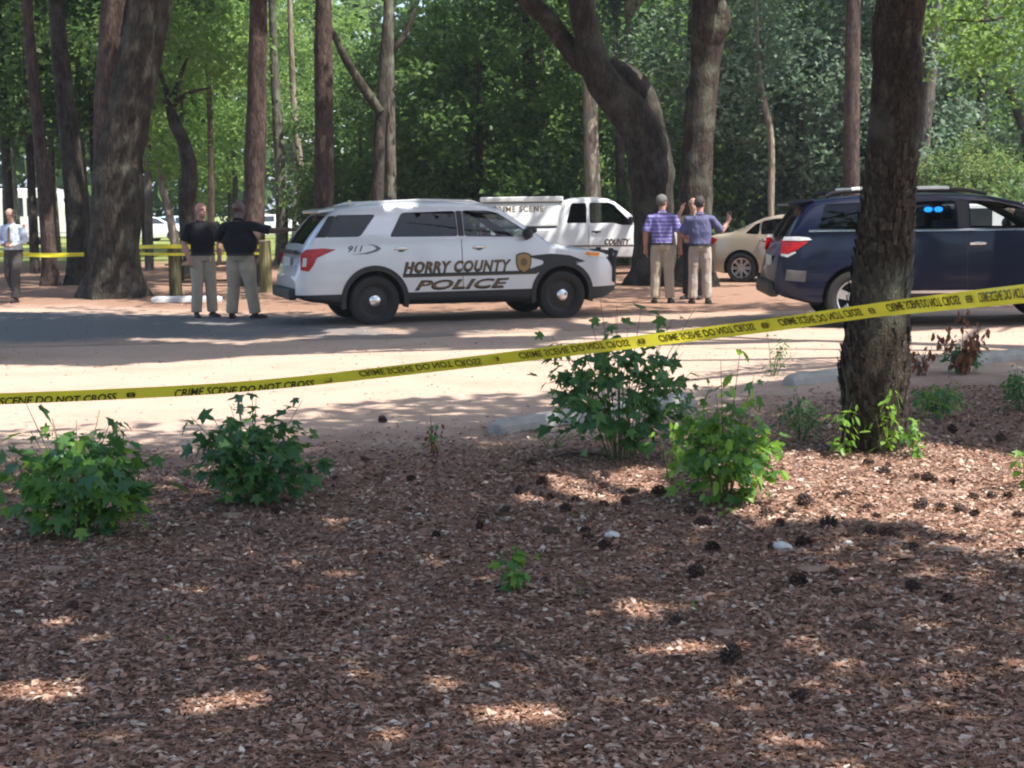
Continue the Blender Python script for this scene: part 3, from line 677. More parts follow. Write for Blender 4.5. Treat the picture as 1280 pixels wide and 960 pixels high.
class Body:
    def __init__(s, prof, W, zb, belt, tum, x_clad=0, ends=(.80, .78), endr=(.5, .55), mid=.62):
        xs = np.array([p[0] for p in prof]); zs = np.array([p[1] for p in prof])
        s.x0, s.x1, s.W, s.belt, s.tum, s.ends, s.endr, s.mid = xs[0], xs[-1], W, belt, tum, ends, endr, mid
        s.grid = np.linspace(xs[0], xs[-1], 400); z = np.interp(s.grid, xs, zs)
        k = np.exp(-np.linspace(-2, 2, 13) ** 2); k /= k.sum(); zz = np.convolve(np.pad(z, 6, mode='edge'), k, 'valid')
        s.z = zz; s.zbp = zb
    def top(s, x): return float(np.interp(x, s.grid, s.z))
    def bot(s, x): return float(np.interp(x, [p[0] for p in s.zbp], [p[1] for p in s.zbp]))
    def plan(s, x):
        a = max(0, (s.x0 + s.endr[0] - x) / s.endr[0]); b = max(0, (x - s.x1 + s.endr[1]) / s.endr[1])
        return s.W * (1 - (1 - s.ends[0]) * a ** 2.6) * (1 - (1 - s.ends[1]) * b ** 2.4) * (1 - .02 * max(0, x) / s.x1)
    def hw(s, x, z):
        w = s.plan(x); bt = s.belt
        if z <= bt:
            t = (z - s.mid) / (bt - s.mid)
            if t > 0: return w - .035 * t * t - .012 * t
            return w - .07 * min(1, abs(t)) ** 2
        return w - .047 - s.tum * (z - bt) - .10 * max(0, z - bt) ** 2
    def section(s, x, inset=0.0, zfloor=None, dtop=0.0):
        zt = s.top(x) - dtop; zb = zfloor if zfloor is not None else s.bot(x)
        zt = max(zt, zb + .05)
        ed = min(.09, (zt - zb) * .3)
        zl = zb + (zt - ed - zb) * np.linspace(0, 1, 13)
        pts = [(0, zb), (max(.05, s.hw(x, zb) - .14 - inset), zb)]
        for z in zl[0:]:
            zz = z + (.03 if z == zl[0] else 0); pts.append((max(.04, s.hw(x, zz) - inset), zz))
        we = pts[-1][0]; zt2 = zt
        crown = .035 if zt > s.belt + .2 else .05
        pts += [(we * .975, zt - ed * .5 - crown * .4), (we * .92, zt - ed * .12 - crown * .45), (we * .6, zt2 - crown * .18), (we * .3, zt2 - crown * .04), (0, zt2)]
        return pts
    def loft(s, xa, xb, step=.06, **kw):
        n = int((xb - xa) / step); vs, fs = [], []
        for i in range(n + 1):
            x = xa + (xb - xa) * i / n; P = s.section(x, **kw); full = [(y, z) for y, z in P] + [(-y, z) for y, z in P[-2:0:-1]]
            m = len(full); vs += [(x, -y, z) for y, z in full]
        for i in range(n):
            for k in range(m): fs.append((i * m + k, (i + 1) * m + k, (i + 1) * m + (k + 1) % m, i * m + (k + 1) % m))
        fs += [tuple(range(m)), tuple(n * m + k for k in range(m - 1, -1, -1))]
        mb = MB(); mb.add(vs, fs); return mb
def prism(poly, y0, y1):
    """xz polygon carried along y"""
    n = len(poly); mb = MB()
    a = sum(poly[i][0] * poly[(i + 1) % n][1] - poly[(i + 1) % n][0] * poly[i][1] for i in range(n))
    if a < 0: poly = poly[::-1]
    vs = [(x, y0, z) for x, z in poly] + [(x, y1, z) for x, z in poly]
    fs = [tuple(range(n)), tuple(range(2 * n - 1, n - 1, -1))] + [((i + 1) % n, i, n + i, n + (i + 1) % n) for i in range(n)]
    return mb.add(vs, fs)
def round_poly(poly, r=.05, n=4):
    out = []; m = len(poly)
    for i in range(m):
        p0, p, p2 = (Vector(poly[i - 1]), Vector(poly[i]), Vector(poly[(i + 1) % m]))
        a = (p0 - p); b = (p2 - p); d = min(r, a.length * .4, b.length * .4); a = p + a.normalized() * d; b = p + b.normalized() * d
        for k in range(n + 1):
            t = k / n; q = a * (1 - t) ** 2 + p * 2 * t * (1 - t) + b * t * t; out.append((q.x, q.y))
    return out
def cut(o, mb, mat=inner):
    c = mb.build('cutter', mat, None, recalc=True)
    md = o.modifiers.new('cut', 'BOOLEAN'); md.operation = 'DIFFERENCE'; md.object = c; md.solver = 'EXACT'; md.material_mode = 'TRANSFER'
    bpy.context.view_layer.update(); bake(o); me = c.data; bpy.data.objects.remove(c); bpy.data.meshes.remove(me)
def on_side(B, poly, off, side=-1, nx=14, nz=6):
    """a pane over an xz polygon that follows the body side: fan of the outline around its centre, subdivided inwards"""
    n = len(poly); cx = sum(p[0] for p in poly) / n; cz = sum(p[1] for p in poly) / n; mb = MB(); rings = [1, .66, .33]
    vs = [];
    for r in rings:
        for p in poly:
            x, z = cx + (p[0] - cx) * r, cz + (p[1] - cz) * r; vs.append((x, side * (B.hw(x, z) + off), z))
    vs.append((cx, side * (B.hw(cx, cz) + off), cz)); fs = []
    for k in range(2):
        for i in range(n): fs.append((k * n + i, k * n + (i + 1) % n, (k + 1) * n + (i + 1) % n, (k + 1) * n + i))
    fs += [(2 * n + i, 2 * n + (i + 1) % n, 3 * n) for i in range(n)]
    if side > 0: fs = [f[::-1] for f in fs]
    return mb.add(vs, fs)
def subd(poly, step=.12):
    out = []
    for i in range(len(poly)):
        a, b = Vector(poly[i]), Vector(poly[(i + 1) % len(poly)]); n = max(1, int((b - a).length / step))
        out += [tuple(a.lerp(b, k / n)) for k in range(n)]
    return out
def slab(B, xa, xb, half, off, n=10, ny=8, curve=.0):
    """a pane that follows the top line between xa and xb (windscreen, tailgate glass)"""
    mb = MB(); vs, fs = [], []
    for i in range(n + 1):
        x = xa + (xb - xa) * i / n; z = B.top(x); e = .01; t = Vector((2 * e, B.top(x + e) - B.top(x - e))).normalized(); nx_, nz_ = -t.y, t.x
        for k in range(ny + 1):
            f = -1 + 2 * k / ny; h = half[0] + (half[1] - half[0]) * i / n
            vs.append((x + nx_ * (off - .04 * f * f), f * h, z + nz_ * (off - .04 * f * f)))
    for i in range(n):
        for k in range(ny): a = i * (ny + 1) + k; fs.append((a, a + ny + 1, a + ny + 2, a + 1))
    return mb.add(vs, fs)
def text_mesh(txt, size, shear=0.0, bold=0.0, space=1.0):
    c = bpy.data.curves.new('lettering', 'FONT'); c.body = txt; c.size = size; c.shear = shear; c.offset = bold; c.space_character = space; c.align_x = 'CENTER'; c.align_y = 'CENTER'; c.resolution_u = 3
    o = bpy.data.objects.new('lettering', c); COL.objects.link(o); bpy.context.view_layer.update()
    dg = bpy.context.evaluated_depsgraph_get(); me = bpy.data.meshes.new_from_object(o.evaluated_get(dg), depsgraph=dg)
    bpy.data.objects.remove(o); bpy.data.curves.remove(c)
    return me
def side_text(B, txt, xc, zc, width, height, mat, parent, off=.006, shear=0.0, bold=0.0, side=-1, grow=0, name='lettering', mirror=False, space=1.0):
    me = text_mesh(txt, 1.0, shear, bold, space); co = np.empty(len(me.vertices) * 3); me.vertices.foreach_get('co', co); co = co.reshape(-1, 3)
    lo, hi = co.min(0), co.max(0)
    for v in me.vertices:
        a = (v.co.x - (lo[0] + hi[0]) / 2) / (hi[0] - lo[0]) * (width + grow * 2); b = (v.co.y - (lo[1] + hi[1]) / 2) / (hi[1] - lo[1]) * (height + grow * 2)
        x, z = xc + a * (-side), zc + b; v.co = (x, side * (B.hw(x, z) + off), z)
    me.materials.clear(); me.materials.append(mat); return link(name, me, parent)
def split_faces(o, test, name, parent, mat=None):
    """move the faces that pass test(centre, normal) into a mesh of their own"""
    src = o.data; bm = bmesh.new(); bm.from_mesh(src); keep = [f for f in bm.faces if not test(f.calc_center_median(), f.normal, f.material_index)]
    if len(keep) == len(bm.faces): bm.free(); return None
    bmesh.ops.delete(bm, geom=keep, context='FACES'); me = bpy.data.meshes.new(name); bm.to_mesh(me); bm.free()
    for m_ in src.materials: me.materials.append(m_)
    if mat: me.materials.clear(); me.materials.append(mat); me.polygons.foreach_set('material_index', [0] * len(me.polygons))
    bm = bmesh.new(); bm.from_mesh(src); dl = [f for f in bm.faces if test(f.calc_center_median(), f.normal, f.material_index)]
    bmesh.ops.delete(bm, geom=dl, context='FACES'); bm.to_mesh(src); bm.free(); src.update()
    return link(name, me, parent)
def wheel(parent, x, y, r, style, wd=.235):
    """side: outer face to -y when y<0"""
    s = -1 if y < 0 else 1; w = empty('wheel', (x, y, r)); w.parent = parent; w.scale = (1, s, 1)
    h = wd / 2; rr = r * (.66 if style != 'steel' else .64)
    mb = MB(); mb.lathe([(rr, -h * .9), (r * .8, -h), (r * .93, -h * .92), (r * .985, -h * .7), (r, -h * .3), (r, h * .3), (r * .985, h * .7), (r * .95, h * .93), (r * .82, h * 1.02), (rr + .012, h * .95), (rr, h * .8), (rr, -h * .9)], 40, 'y')
    mb.build('tyre', rubber, w, True, 50)
    mb = MB(); m_ = 0
    if style == 'steel':
        mb.lathe([(rr, h * .8), (rr * .93, h * .72), (rr * .9, h * .45), (rr * .72, h * .42), (rr * .5, h * .62), (rr * .3, h * .6), (.0, h * .6)], 32, 'y')
        for k in range(10):
            a = k * math.pi / 5; mb.sphere((math.cos(a) * rr * .8, h * .44, math.sin(a) * rr * .8), (rr * .06, .006, rr * .1), 8, 5)
        mb.build('rim', steelblk, w, True)
        mb = MB(); mb.lathe([(rr * .36, h * .62), (rr * .36, h * .74), (rr * .3, h * .84), (rr * .12, h * .9), (0, h * .9)], 20, 'y')
        mb.build('hub_cap', chrome, w, True)
    else:
        n, wa, wb = {'five': (5, .085, .12), 'eight': (8, .06, .075), 'six': (6, .1, .12)}[style]
        mb.lathe([(rr, h * .85), (rr * .96, h * .9), (rr * .9, h * .8), (rr * .9, h * .3), (rr * .86, -h * .6), (0.05, -h * .6)], 32, 'y', mi=1)
        mb.lathe([(rr, h * .85), (rr * .97, h * .93), (rr * .9, h * .86), (rr * .9, h * .6)], 32, 'y')
        for k in range(n):
            a = 2 * math.pi * k / n + math.pi / 2; ca, sa = math.cos(a), math.sin(a); vs = []
            for (rad, hwid, yy) in ((rr * .15, wa * rr / .25 * .5, h * .72), (rr * .93, wb * rr / .25 * .5, h * .86)):
                for sgn in (-1, 1): vs += [(ca * rad - sa * sgn * hwid, yy, sa * rad + ca * sgn * hwid), (ca * rad - sa * sgn * hwid * 1.15, yy - .04, sa * rad + ca * sgn * hwid * 1.15)]
            mb.add(vs, [(0, 2, 6, 4), (0, 4, 5, 1), (2, 3, 7, 6), (4, 6, 7, 5)])
        mb.lathe([(rr * .24, h * .7), (rr * .22, h * .82), (rr * .1, h * .86), (0, h * .86)], 18, 'y')
        mb.build('rim', [alloy, steelblk], w, True)
    return w
def seat(parent, x, y, mat, dz=0):
    mb = MB(); mb.box((x, y, .72), (.5, .48, .16)); mb.box((x - .24, y, 1.06), (.14, .46, .62), (0, -.2, 0), taper=.85); mb.box((x - .31, y, 1.45), (.09, .24, .17), (0, -.15, 0))
    bevel(mb.build('seat', mat, parent, loc=(0, 0, dz)), .04)
def vehicle(name, label, P):
    """P: dict of measurements -> Empty with parts"""
    root = empty(name); tag(root, label, P.get('cat', 'car')); B = P['B']; wr = P['wr']; xr, xf = P['axles']; yt = P['track']
    body = B.loft(B.x0, B.x1, P.get('step', .055)).build('body', P['paint'], None, recalc=True)
    mb = MB()
    for x in (xr, xf):
        for s in (-1, 1):
            y0, y1 = (s * (B.W - .36), s * (B.W + .3)); n0 = len(mb.v); ra = P['arch']; seg = 36
            vs = [(x + ra * math.cos(2 * math.pi * k / seg), y, wr + ra * math.sin(2 * math.pi * k / seg) * P.get('archz', 1)) for y in (min(y0, y1), max(y0, y1)) for k in range(seg)]
            mb.add(vs, [tuple(range(seg)), tuple(range(2 * seg - 1, seg - 1, -1))] + [((k + 1) % seg, k, seg + k, seg + (k + 1) % seg) for k in range(seg)])
    cut(body, mb)
    if 'cabin' in P:
        xa, xb, fl = P['cabin']; cut(body, B.loft(xa, xb, .1, inset=.055, zfloor=fl, dtop=.055))
        for poly, g in P['windows']: cut(body, prism(round_poly(poly, .05), -1.3, 1.3))
        for xa, xb, hw_, g in P['screens']:
            cut(body, prism([(xa, B.top(xa) + .15), (xa, B.top(xa) - .16), (xb, B.top(xb) - .16), (xb, B.top(xb) + .15)], -min(hw_), min(hw_)))
    # split doors and cladding at planes
    bm = bmesh.new(); bm.from_mesh(body.data)
    def bis(co, no): bmesh.ops.bisect_plane(bm, geom=bm.verts[:] + bm.edges[:] + bm.faces[:], dist=1e-4, plane_co=co, plane_no=no)
    for x in P.get('doors', []): bis((x, 0, 0), (1, 0, 0))
    if 'clad' in P: bis((0, 0, P['clad']), (0, 0, 1))
    bm.to_mesh(body.data); bm.free(); body.parent = root
    body.data.shade_smooth()
    if 'clad' in P:
        c = split_faces(body, lambda p, n, mi: p.z < P['clad'] and mi == 0, 'lower_cladding', root, blackp)
    D = P.get('doors', [])
    zs = P.get('clad', .33)
    for i in range(len(D) - 1):
        for s in (-1, 1):
            d = split_faces(body, lambda p, n, mi: D[i] < p.x < D[i + 1] and p.y * s > .4 and zs - .01 < p.z < B.belt + .42 and abs(n.y) > .25 and mi == 0, 'door', root)
            if not d: continue
            d.data.set_sharp_from_angle(angle=R(35))
            if P.get('handles'):
                hx = P['handles'][i]; hz = P.get('hz', 1.08)
                y = s * (B.hw(hx, hz) + .02)
                h = MB(); h.tube([(hx - .1, y - s * .03, hz), (hx - .07, y + s * .008, hz + .005), (hx, y + s * .015, hz + .006), (hx + .07, y + s * .008, hz + .005), (hx + .1, y - s * .03, hz)], [(.014, .02)] * 5, 8)
                ho = h.build('handle', P.get('handle_mat', P['paint']), d, True)
                h = MB(); h.sphere((hx, s * (B.hw(hx, hz) + .0), hz - .012), (.06, .008, .035), 12, 7); h.build('handle_cup', blackp, ho, True)
    body.data.set_sharp_from_angle(angle=R(35))
    for x in D:       # shut lines
        for s in (-1, 1):
            zt = B.belt - .01 if abs(x) < 3 else 1; zz = np.linspace(zs + .02, zt, 9); vs, fs = [], []
            for z in zz: vs += [(x - .005, s * (B.hw(x, z) + .0025), z), (x + .005, s * (B.hw(x, z) + .0025), z)]
            fs = [(2 * k, 2 * k + 1, 2 * k + 3, 2 * k + 2) if s < 0 else (2 * k + 2, 2 * k + 3, 2 * k + 1, 2 * k) for k in range(8)]
            if (x - xr) ** 2 < (P['arch']) ** 2 or (x - xf) ** 2 < P['arch'] ** 2: continue
            MB().add(vs, fs).build('shut_line', blackp, root)
    for poly, g in P['windows']:
        pl = subd(round_poly(poly, .05))
        for s in (-1, 1): on_side(B, pl, -.012 if 'cabin' in P else .004, s).build('window', g if 'cabin' in P else P['dark'], root, True)
    for xa, xb, hw_, g in P['screens']:
        slab(B, xa, xb, hw_, -.008 if 'cabin' in P else .006).build('windscreen' if xa > 0 else 'rear_window', g if 'cabin' in P else P['dark'], root, True)
    for x in (xr, xf):
        for s in (-1, 1): wheel(root, x, s * yt, wr, P['rim'])
    if 'cabin' in P:
        for x in P['seats']:
            for y in (-.38, .38): seat(root, x, y, P.get('seat_mat', inner), P.get('seat_dz', 0))
        mb = MB(); xs_ = P['seats'][0] + .55
        mb.lathe([(.175, -.012), (.19, 0), (.175, .012), (.16, 0), (.175, -.012)], 20, 'x', (0, 0, 0)); M = Matrix.Translation((xs_, .38, 1.02 + P.get('seat_dz', 0))) @ Matrix.Rotation(-.35, 4, 'Y')
        mb.v = [tuple(M @ Vector(v)) for v in mb.v]; mb.build('steering_wheel', inner, root, True)
    if 'mirror' in P:
        mx, mz = P['mirror']
        for s in (-1, 1):
            mb = MB(); y = s * (B.hw(mx, mz) + .1); mb.sphere((mx, y + s * .03, mz + .04), (.075, .11, .085), 14, 9); mb.tube([(mx + .02, s * (B.hw(mx, mz) - .01), mz - .03), (mx, y, mz)], [.035, .04], 8)
            mb.build('side_mirror', P.get('mirror_mat', blackp), root, True)
    return root
def place(root, ua, va, ub, axles, side, scale, flip=0):
    """stand a vehicle: its near rear wheel touches the ground at one sight line, its near front wheel lies on another"""
    a = G(ua, va); d = ray(ub, 400); L = (axles[1] - axles[0]) * scale; best = None
    for k in range(-400, 401):
        yaw = R(k * .1); b = a + Vector((math.cos(yaw), math.sin(yaw), 0)) * L
        q = b - CAM; u = 640 + FPX * q.dot(RGT) / q.dot(FWD)
        if best is None or abs(u - ub) < best[0] - 1e-3:
            if flip == 0 or yaw * flip >= 0: best = (abs(u - ub), yaw)
    yaw = best[1]; c, s = math.cos(yaw), math.sin(yaw); side *= scale
    root.location = (a.x - axles[0] * scale * c - side * s, a.y - axles[0] * scale * s + side * c, 0)
    root.rotation_euler.z = yaw; root.scale = (scale,) * 3
    print(root.name, 'yaw', math.degrees(yaw), 'err', best[0], root.location)
    return yaw

# ---------------- the silver police vehicle
silver = paint('silver_white_paint', (.60, .62, .66), .2, .33); gold = plain('gold_vinyl', (.13, .075, .03), .4); blackv = plain('black_vinyl', (.012, .012, .014), .35)
B = Body([(-2.55, .74), (-2.51, .86), (-2.46, 1.0), (-2.38, 1.21), (-2.25, 1.38), (-2.06, 1.60), (-1.92, 1.70), (-1.6, 1.752), (-1.0, 1.785), (-.3, 1.785), (.25, 1.755), (.52, 1.69), (1.27, 1.16), (1.5, 1.12), (1.9, 1.06), (2.15, .99), (2.3, .88), (2.38, .72)],
         .985, [(-2.58, .46), (-2.38, .38), (-1.9, .30), (1.9, .27), (2.2, .30), (2.4, .40)], 1.235, .33, ends=(.84, .70), endr=(.35, .75))
AX = (-1.43, 1.43)
police = vehicle('police_vehicle', 'silver police utility vehicle with gold HORRY COUNTY POLICE lettering and black steel wheels', dict(B=B, paint=silver, wr=.365, axles=AX, track=.855, arch=.435, rim='steel', cat='police car',
    cabin=(-2.18, 1.12, .84), clad=.475, doors=[-1.14, -.12, 1.04], handles=[-1.03, .14], hz=1.1, seats=[.2, -.75],
    windows=[([(-2.12, 1.285), (-1.62, 1.285), (-1.36, 1.60), (-1.94, 1.60)], gtint), ([(-1.19, 1.275), (-.17, 1.265), (-.17, 1.635), (-.98, 1.62)], gtint), ([(-.07, 1.262), (1.0, 1.235), (.88, 1.33), (.47, 1.60), (.3, 1.635), (-.07, 1.64)], gclear)],
    screens=[(.60, 1.22, (.60, .70), gclear), (-2.38, -2.05, (.66, .60), gtint)], mirror=(.86, 1.25), handle_mat=chrome))
for i, x in enumerate(AX):      # black arch trims
    for s in (-1, 1):
        mb = MB(); vs, fs = [], []; n = 26
        for k in range(n + 1):
            a = R(-14 + 208 * k / n)
            for rr in (.425, .50):
                px_, pz = x + rr * math.cos(a), .375 + rr * math.sin(a); y = B.hw(px_, max(.3, pz)); vs += [(px_, s * (y - .06), pz), (px_, s * (y + .012), pz)]
        for k in range(n):
            a = k * 4; fs += [(a + 1, a + 5, a + 7, a + 3), (a, a + 1, a + 5, a + 4), (a + 2, a + 3, a + 7, a + 6)]
        mb.add(vs, fs).build('wheel_arch_trim', blackp, police, True)
for side in (-1, 1):
    side_text(B, 'HORRY COUNTY', -.19, .83, 1.62, .15, blackv, police, .004, .3, .05, side, .012, space=1.12)
    side_text(B, 'HORRY COUNTY', -.185, .838, 1.60, .135, gold, police, .009, .3, .02, side, space=1.12)
    side_text(B, 'POLICE', -.13, .57, 1.42, .125, blackv, police, .004, .35, .03, side, .014)
    side_text(B, 'POLICE', -.125, .575, 1.40, .105, gold, police, .009, .35, .012, side)
    side_text(B, '911', -1.70, 1.115, .22, .09, blackv, police, .005, .35, .012, side)
    # stripe under the county name, widening into the black fender panel
    on_side(B, subd([(-1.02, .70), (1.02, .70), (1.02, .745), (-1.02, .745)], .1), .0035, side).build('stripe', blackv, police)
    on_side(B, subd([(-1.02, .688), (1.02, .688), (1.02, .70), (-1.02, .70)], .1), .004, side).build('stripe', gold, police)
    on_side(B, subd([(.84, .745), (1.0, .745), (1.10, .80), (1.13, .86), (1.10, .91), (1.0, .945), (.84, .955), (1.25, .985), (1.55, .955), (1.80, .86), (1.62, .82), (1.30, .82), (1.08, .72), (1.02, .70), (.84, .70)], .1), .004, side).build('fender_panel', blackv, police)
    on_side(B, subd([(-.165, 1.27), (-.075, 1.27), (-.075, 1.635), (-.165, 1.635)], .1), .003, side).build('pillar_trim', blackp, police)
    on_side(B, subd([(-2.27, 1.285), (-2.11, 1.285), (-1.95, 1.59), (-2.05, 1.585)], .1), .003, side).build('pillar_trim', blackp, police)
    # badge, a shield in gold
    sh = [(.72, .96), (.76, .985), (.82, .995), (.88, .985), (.92, .96), (.925, .86), (.90, .77), (.82, .725), (.74, .77), (.715, .86)]
    bo = on_side(B, sh, .011, side).build('badge', plain('badge_gold', (.30, .18, .05), .4), police)
    on_side(B, [((p[0] - .82) * 1.16 + .82, (p[1] - .86) * 1.14 + .86) for p in sh], .008, side).build('badge_border', blackv, bo)
    on_side(B, [(.82 + .055 * math.cos(a), .87 + .06 * math.sin(a)) for a in np.linspace(0, 6.28, 13)[:-1]], .013, side).build('badge_seal', gold, bo)
    # crescent beside the 911
    cr = [(-1.80, 1.035), (-1.52, 1.04), (-1.38, 1.075), (-1.32, 1.115), (-1.38, 1.155), (-1.52, 1.19), (-1.42, 1.145), (-1.39, 1.115), (-1.45, 1.085), (-1.57, 1.055)]
    MB().add([(x, side * (B.hw(x, z) + .005), z) for x, z in cr], [(0, 1, 8, 9), (1, 2, 7, 8), (2, 3, 6, 7), (3, 4, 5, 6)]).build('swoosh', plain('grey_vinyl', (.11, .11, .12), .4), police)
    # tail light: tall L wrapped round the corner
    tl = [(-2.485, .83), (-2.38, .81), (-2.31, .90), (-2.26, 1.0), (-2.13, 1.055), (-1.98, 1.115), (-2.16, 1.135), (-2.41, 1.12), (-2.48, 1.05)]
    on_side(B, subd(tl, .08), .012, side).build('tail_light', redlens, police, True)
    on_side(B, [(-2.465, .88), (-2.41, .88), (-2.40, 1.0), (-2.45, 1.0)], .018, side).build('reversing_light', clearlens, police)
    hl = [(1.86, .93), (2.08, .90), (2.19, .88), (2.16, .96), (2.02, 1.0), (1.80, 1.015)]
    on_side(B, subd(hl, .06), .010, side).build('headlight', clearlens, police, True)
    on_side(B, [(1.82, .955), (2.03, .925), (2.05, .985), (1.80, 1.005)], .016, side).build('indicator', amber, police)
# tailgate pieces
mb = MB(); mb.box((-2.05, 0, 1.66), (.24, 1.3, .045), (0, -.12, 0)); bevel(mb.build('spoiler', silver, police), .02)
mb = MB(); mb.box((-2.50, 0, 1.08), (.05, 1.3, .05)); mb.build('tailgate_trim', blackp, police)
mb = MB(); mb.box((-2.525, 0, .94), (.02, .52, .13)); mb.build('number_plate', plain('plate', (.55, .56, .5), .5), police)
mb = MB(); mb.box((-2.58, 0, .48), (.12, 1.5, .16)); bevel(mb.build('rear_bumper', blackp, police), .03)
mb = MB(); mb.lathe([(.0, 0), (.028, 0), (.028, .05), (.02, .075), (0, .08)], 12, 'z', (-1.55, .1, 1.735)); mb.build('antenna', plain('antenna_dome', (.6, .55, .35), .4), police, True)
mb = MB(); mb.box((-.98, .05, 1.81), (.10, .10, .07)); mb.build('antenna', blackp, police)
for s in (-1, 1):
    mb = MB(); mb.tube([(-1.7, s * .66, 1.71), (-1.5, s * .68, 1.77), (-.6, s * .69, 1.80), (.1, s * .68, 1.775), (.3, s * .66, 1.72)], [(.012, .018)] * 5, 8); mb.build('roof_rail', chrome if s > 2 else silver, police, True)
mb = MB()       # push bumper
for s in (-1, 1):
    mb.box((2.46, s * .27, .72), (.07, .06, .62), (0, .06, 0)); mb.box((2.36, s * .27, .55), (.22, .05, .07))
    mb.tube([(2.48, s * .3, .98), (2.46, s * .55, .97), (2.36, s * .72, .9), (2.34, s * .73, .55), (2.44, s * .5, .47), (2.47, s * .3, .46)], .03, 8)
for z in (.5, .72, .96): mb.box((2.47, 0, z), (.06, .56, .07))
bevel(mb.build('push_bumper', steelblk, police), .012)
mb = MB(); mb.sphere((.98, -.93, 1.335), (.07, .05, .05), 12, 8); mb.tube([(.98, -.9, 1.32), (1.0, -.78, 1.26)], .012, 6); mb.build('spotlight', blackp, police, True)
mb = MB(); mb.box((1.22, -.90, .985), (.1, .03, .07)); mb.build('fender_marker', blackp, police)
place(police, 470, 408, 704, AX, .97, .985, 1)

# ---------------- crime scene truck
white = paint('white_paint', (.74, .75, .76), rough=.3); white2 = paint('topper_white', (.78, .79, .78), rough=.4)
Bt = Body([(-2.62, 1.10), (-2.55, 1.20), (-2.3, 1.225), (-.74, 1.225), (-.70, 1.3), (-.66, 1.70), (-.58, 1.83), (-.36, 1.895), (.2, 1.905), (.5, 1.87), (.68, 1.79), (1.28, 1.30), (1.45, 1.235), (2.1, 1.16), (2.38, 1.06), (2.50, .86)],
          1.0, [(-2.7, .55), (-2.4, .48), (2.2, .45), (2.5, .5)], 1.225, .22, ends=(.96, .86), endr=(.2, .45), mid=.75)
AXT = (-1.62, 1.72)
truck = vehicle('crime_scene_truck', 'white crime scene pickup truck with a tall white topper behind the police vehicle', dict(B=Bt, paint=white, wr=.39, axles=AXT, track=.86, arch=.46, rim='six', cat='truck',
    cabin=(-.5, 1.12, .9), doors=[.02, 1.12], handles=[.2], hz=1.08, seats=[.35], handle_mat=blackp, mirror=(1.02, 1.30),
    windows=[([(-.50, 1.29), (-.02, 1.29), (-.02, 1.76), (-.38, 1.76)], gtint), ([(.05, 1.285), (.62, 1.285), (.80, 1.23), (1.10, 1.23), (.62, 1.72), (.5, 1.765), (.05, 1.77)], gclear)],
    screens=[(.74, 1.24, (.62, .74), gclear)]))
mb = MB()       # topper: flares slightly to the roof cap
for z, k, x0, x1 in ((1.226, .96, -2.56, -.72), (1.30, .955, -2.56, -.70), (1.76, .86, -2.5, -.62), (1.80, .855, -2.5, -.60)):
    mb.v += [(x0, -k, z), (x1, -k, z), (x1, k, z), (x0, k, z)]
for i in range(3):
    for k in range(4): mb.f.append((i * 4 + k, i * 4 + (k + 1) % 4, i * 4 + 4 + (k + 1) % 4, i * 4 + 4 + k)); mb.m.append(0)
mb.f += [(3, 2, 1, 0), (12, 13, 14, 15)]; mb.m += [0, 0]
top = bevel(mb.build('topper', white2, truck), .02)
mb = MB(); mb.box((-1.56, 0, 1.865), (1.98, 1.80, .13)); bevel(mb.build('topper_cap', white2, top), .03, 3)
mb = MB(); mb.box((-1.56, 0, 1.79), (1.90, 1.745, .018)); mb.build('topper_seam', blackp, top)
mb = MB(); mb.box((-2.6, -.5, 1.80), (.08, .2, .16)); mb.build('marker_box', plain('rust_brown', (.09, .05, .04), .7), top)
class _Flat:            # the topper side leans in: a plane
    @staticmethod
    def hw(x, z): return .955 + (z - 1.30) * (.86 - .955) / .46
for s in (-1, 1):
    side_text(_Flat, 'CRIME SCENE', -1.65, 1.64, 1.22, .14, plain('brown_vinyl', (.15, .10, .045), .5), top, .004, 0, .02, s, space=1.15)
    side_text(Bt, 'COUNTY', .70, .84, .60, .12, blackv, truck, .004, .35, .02, s, .01); side_text(Bt, 'COUNTY', .705, .843, .58, .10, gold, truck, .008, .35, .008, s)
    on_side(Bt, subd([(-.7, .73), (1.2, .73), (1.2, .765), (-.7, .765)], .1), .004, s).build('stripe', gold, truck)
    on_side(Bt, subd([(2.08, .86), (2.40, .86), (2.38, 1.03), (2.1, 1.06)], .1), .006, s).build('headlight', clearlens, truck)
    on_side(Bt, subd([(-2.60, .86), (-2.52, .86), (-2.52, 1.16), (-2.60, 1.14)], .1), .006, s).build('tail_light', redlens, truck)
mb = MB(); mb.box((2.50, 0, .55), (.16, 1.84, .2)); mb.box((-2.66, 0, .60), (.14, 1.8, .16)); bevel(mb.build('bumper', chrome, truck), .03)
mb = MB(); mb.box((2.50, 0, .88), (.03, 1.0, .3)); mb.build('grille', blackp, truck)
place(truck, 650, 348, 830, AXT, .95, .98, 1)

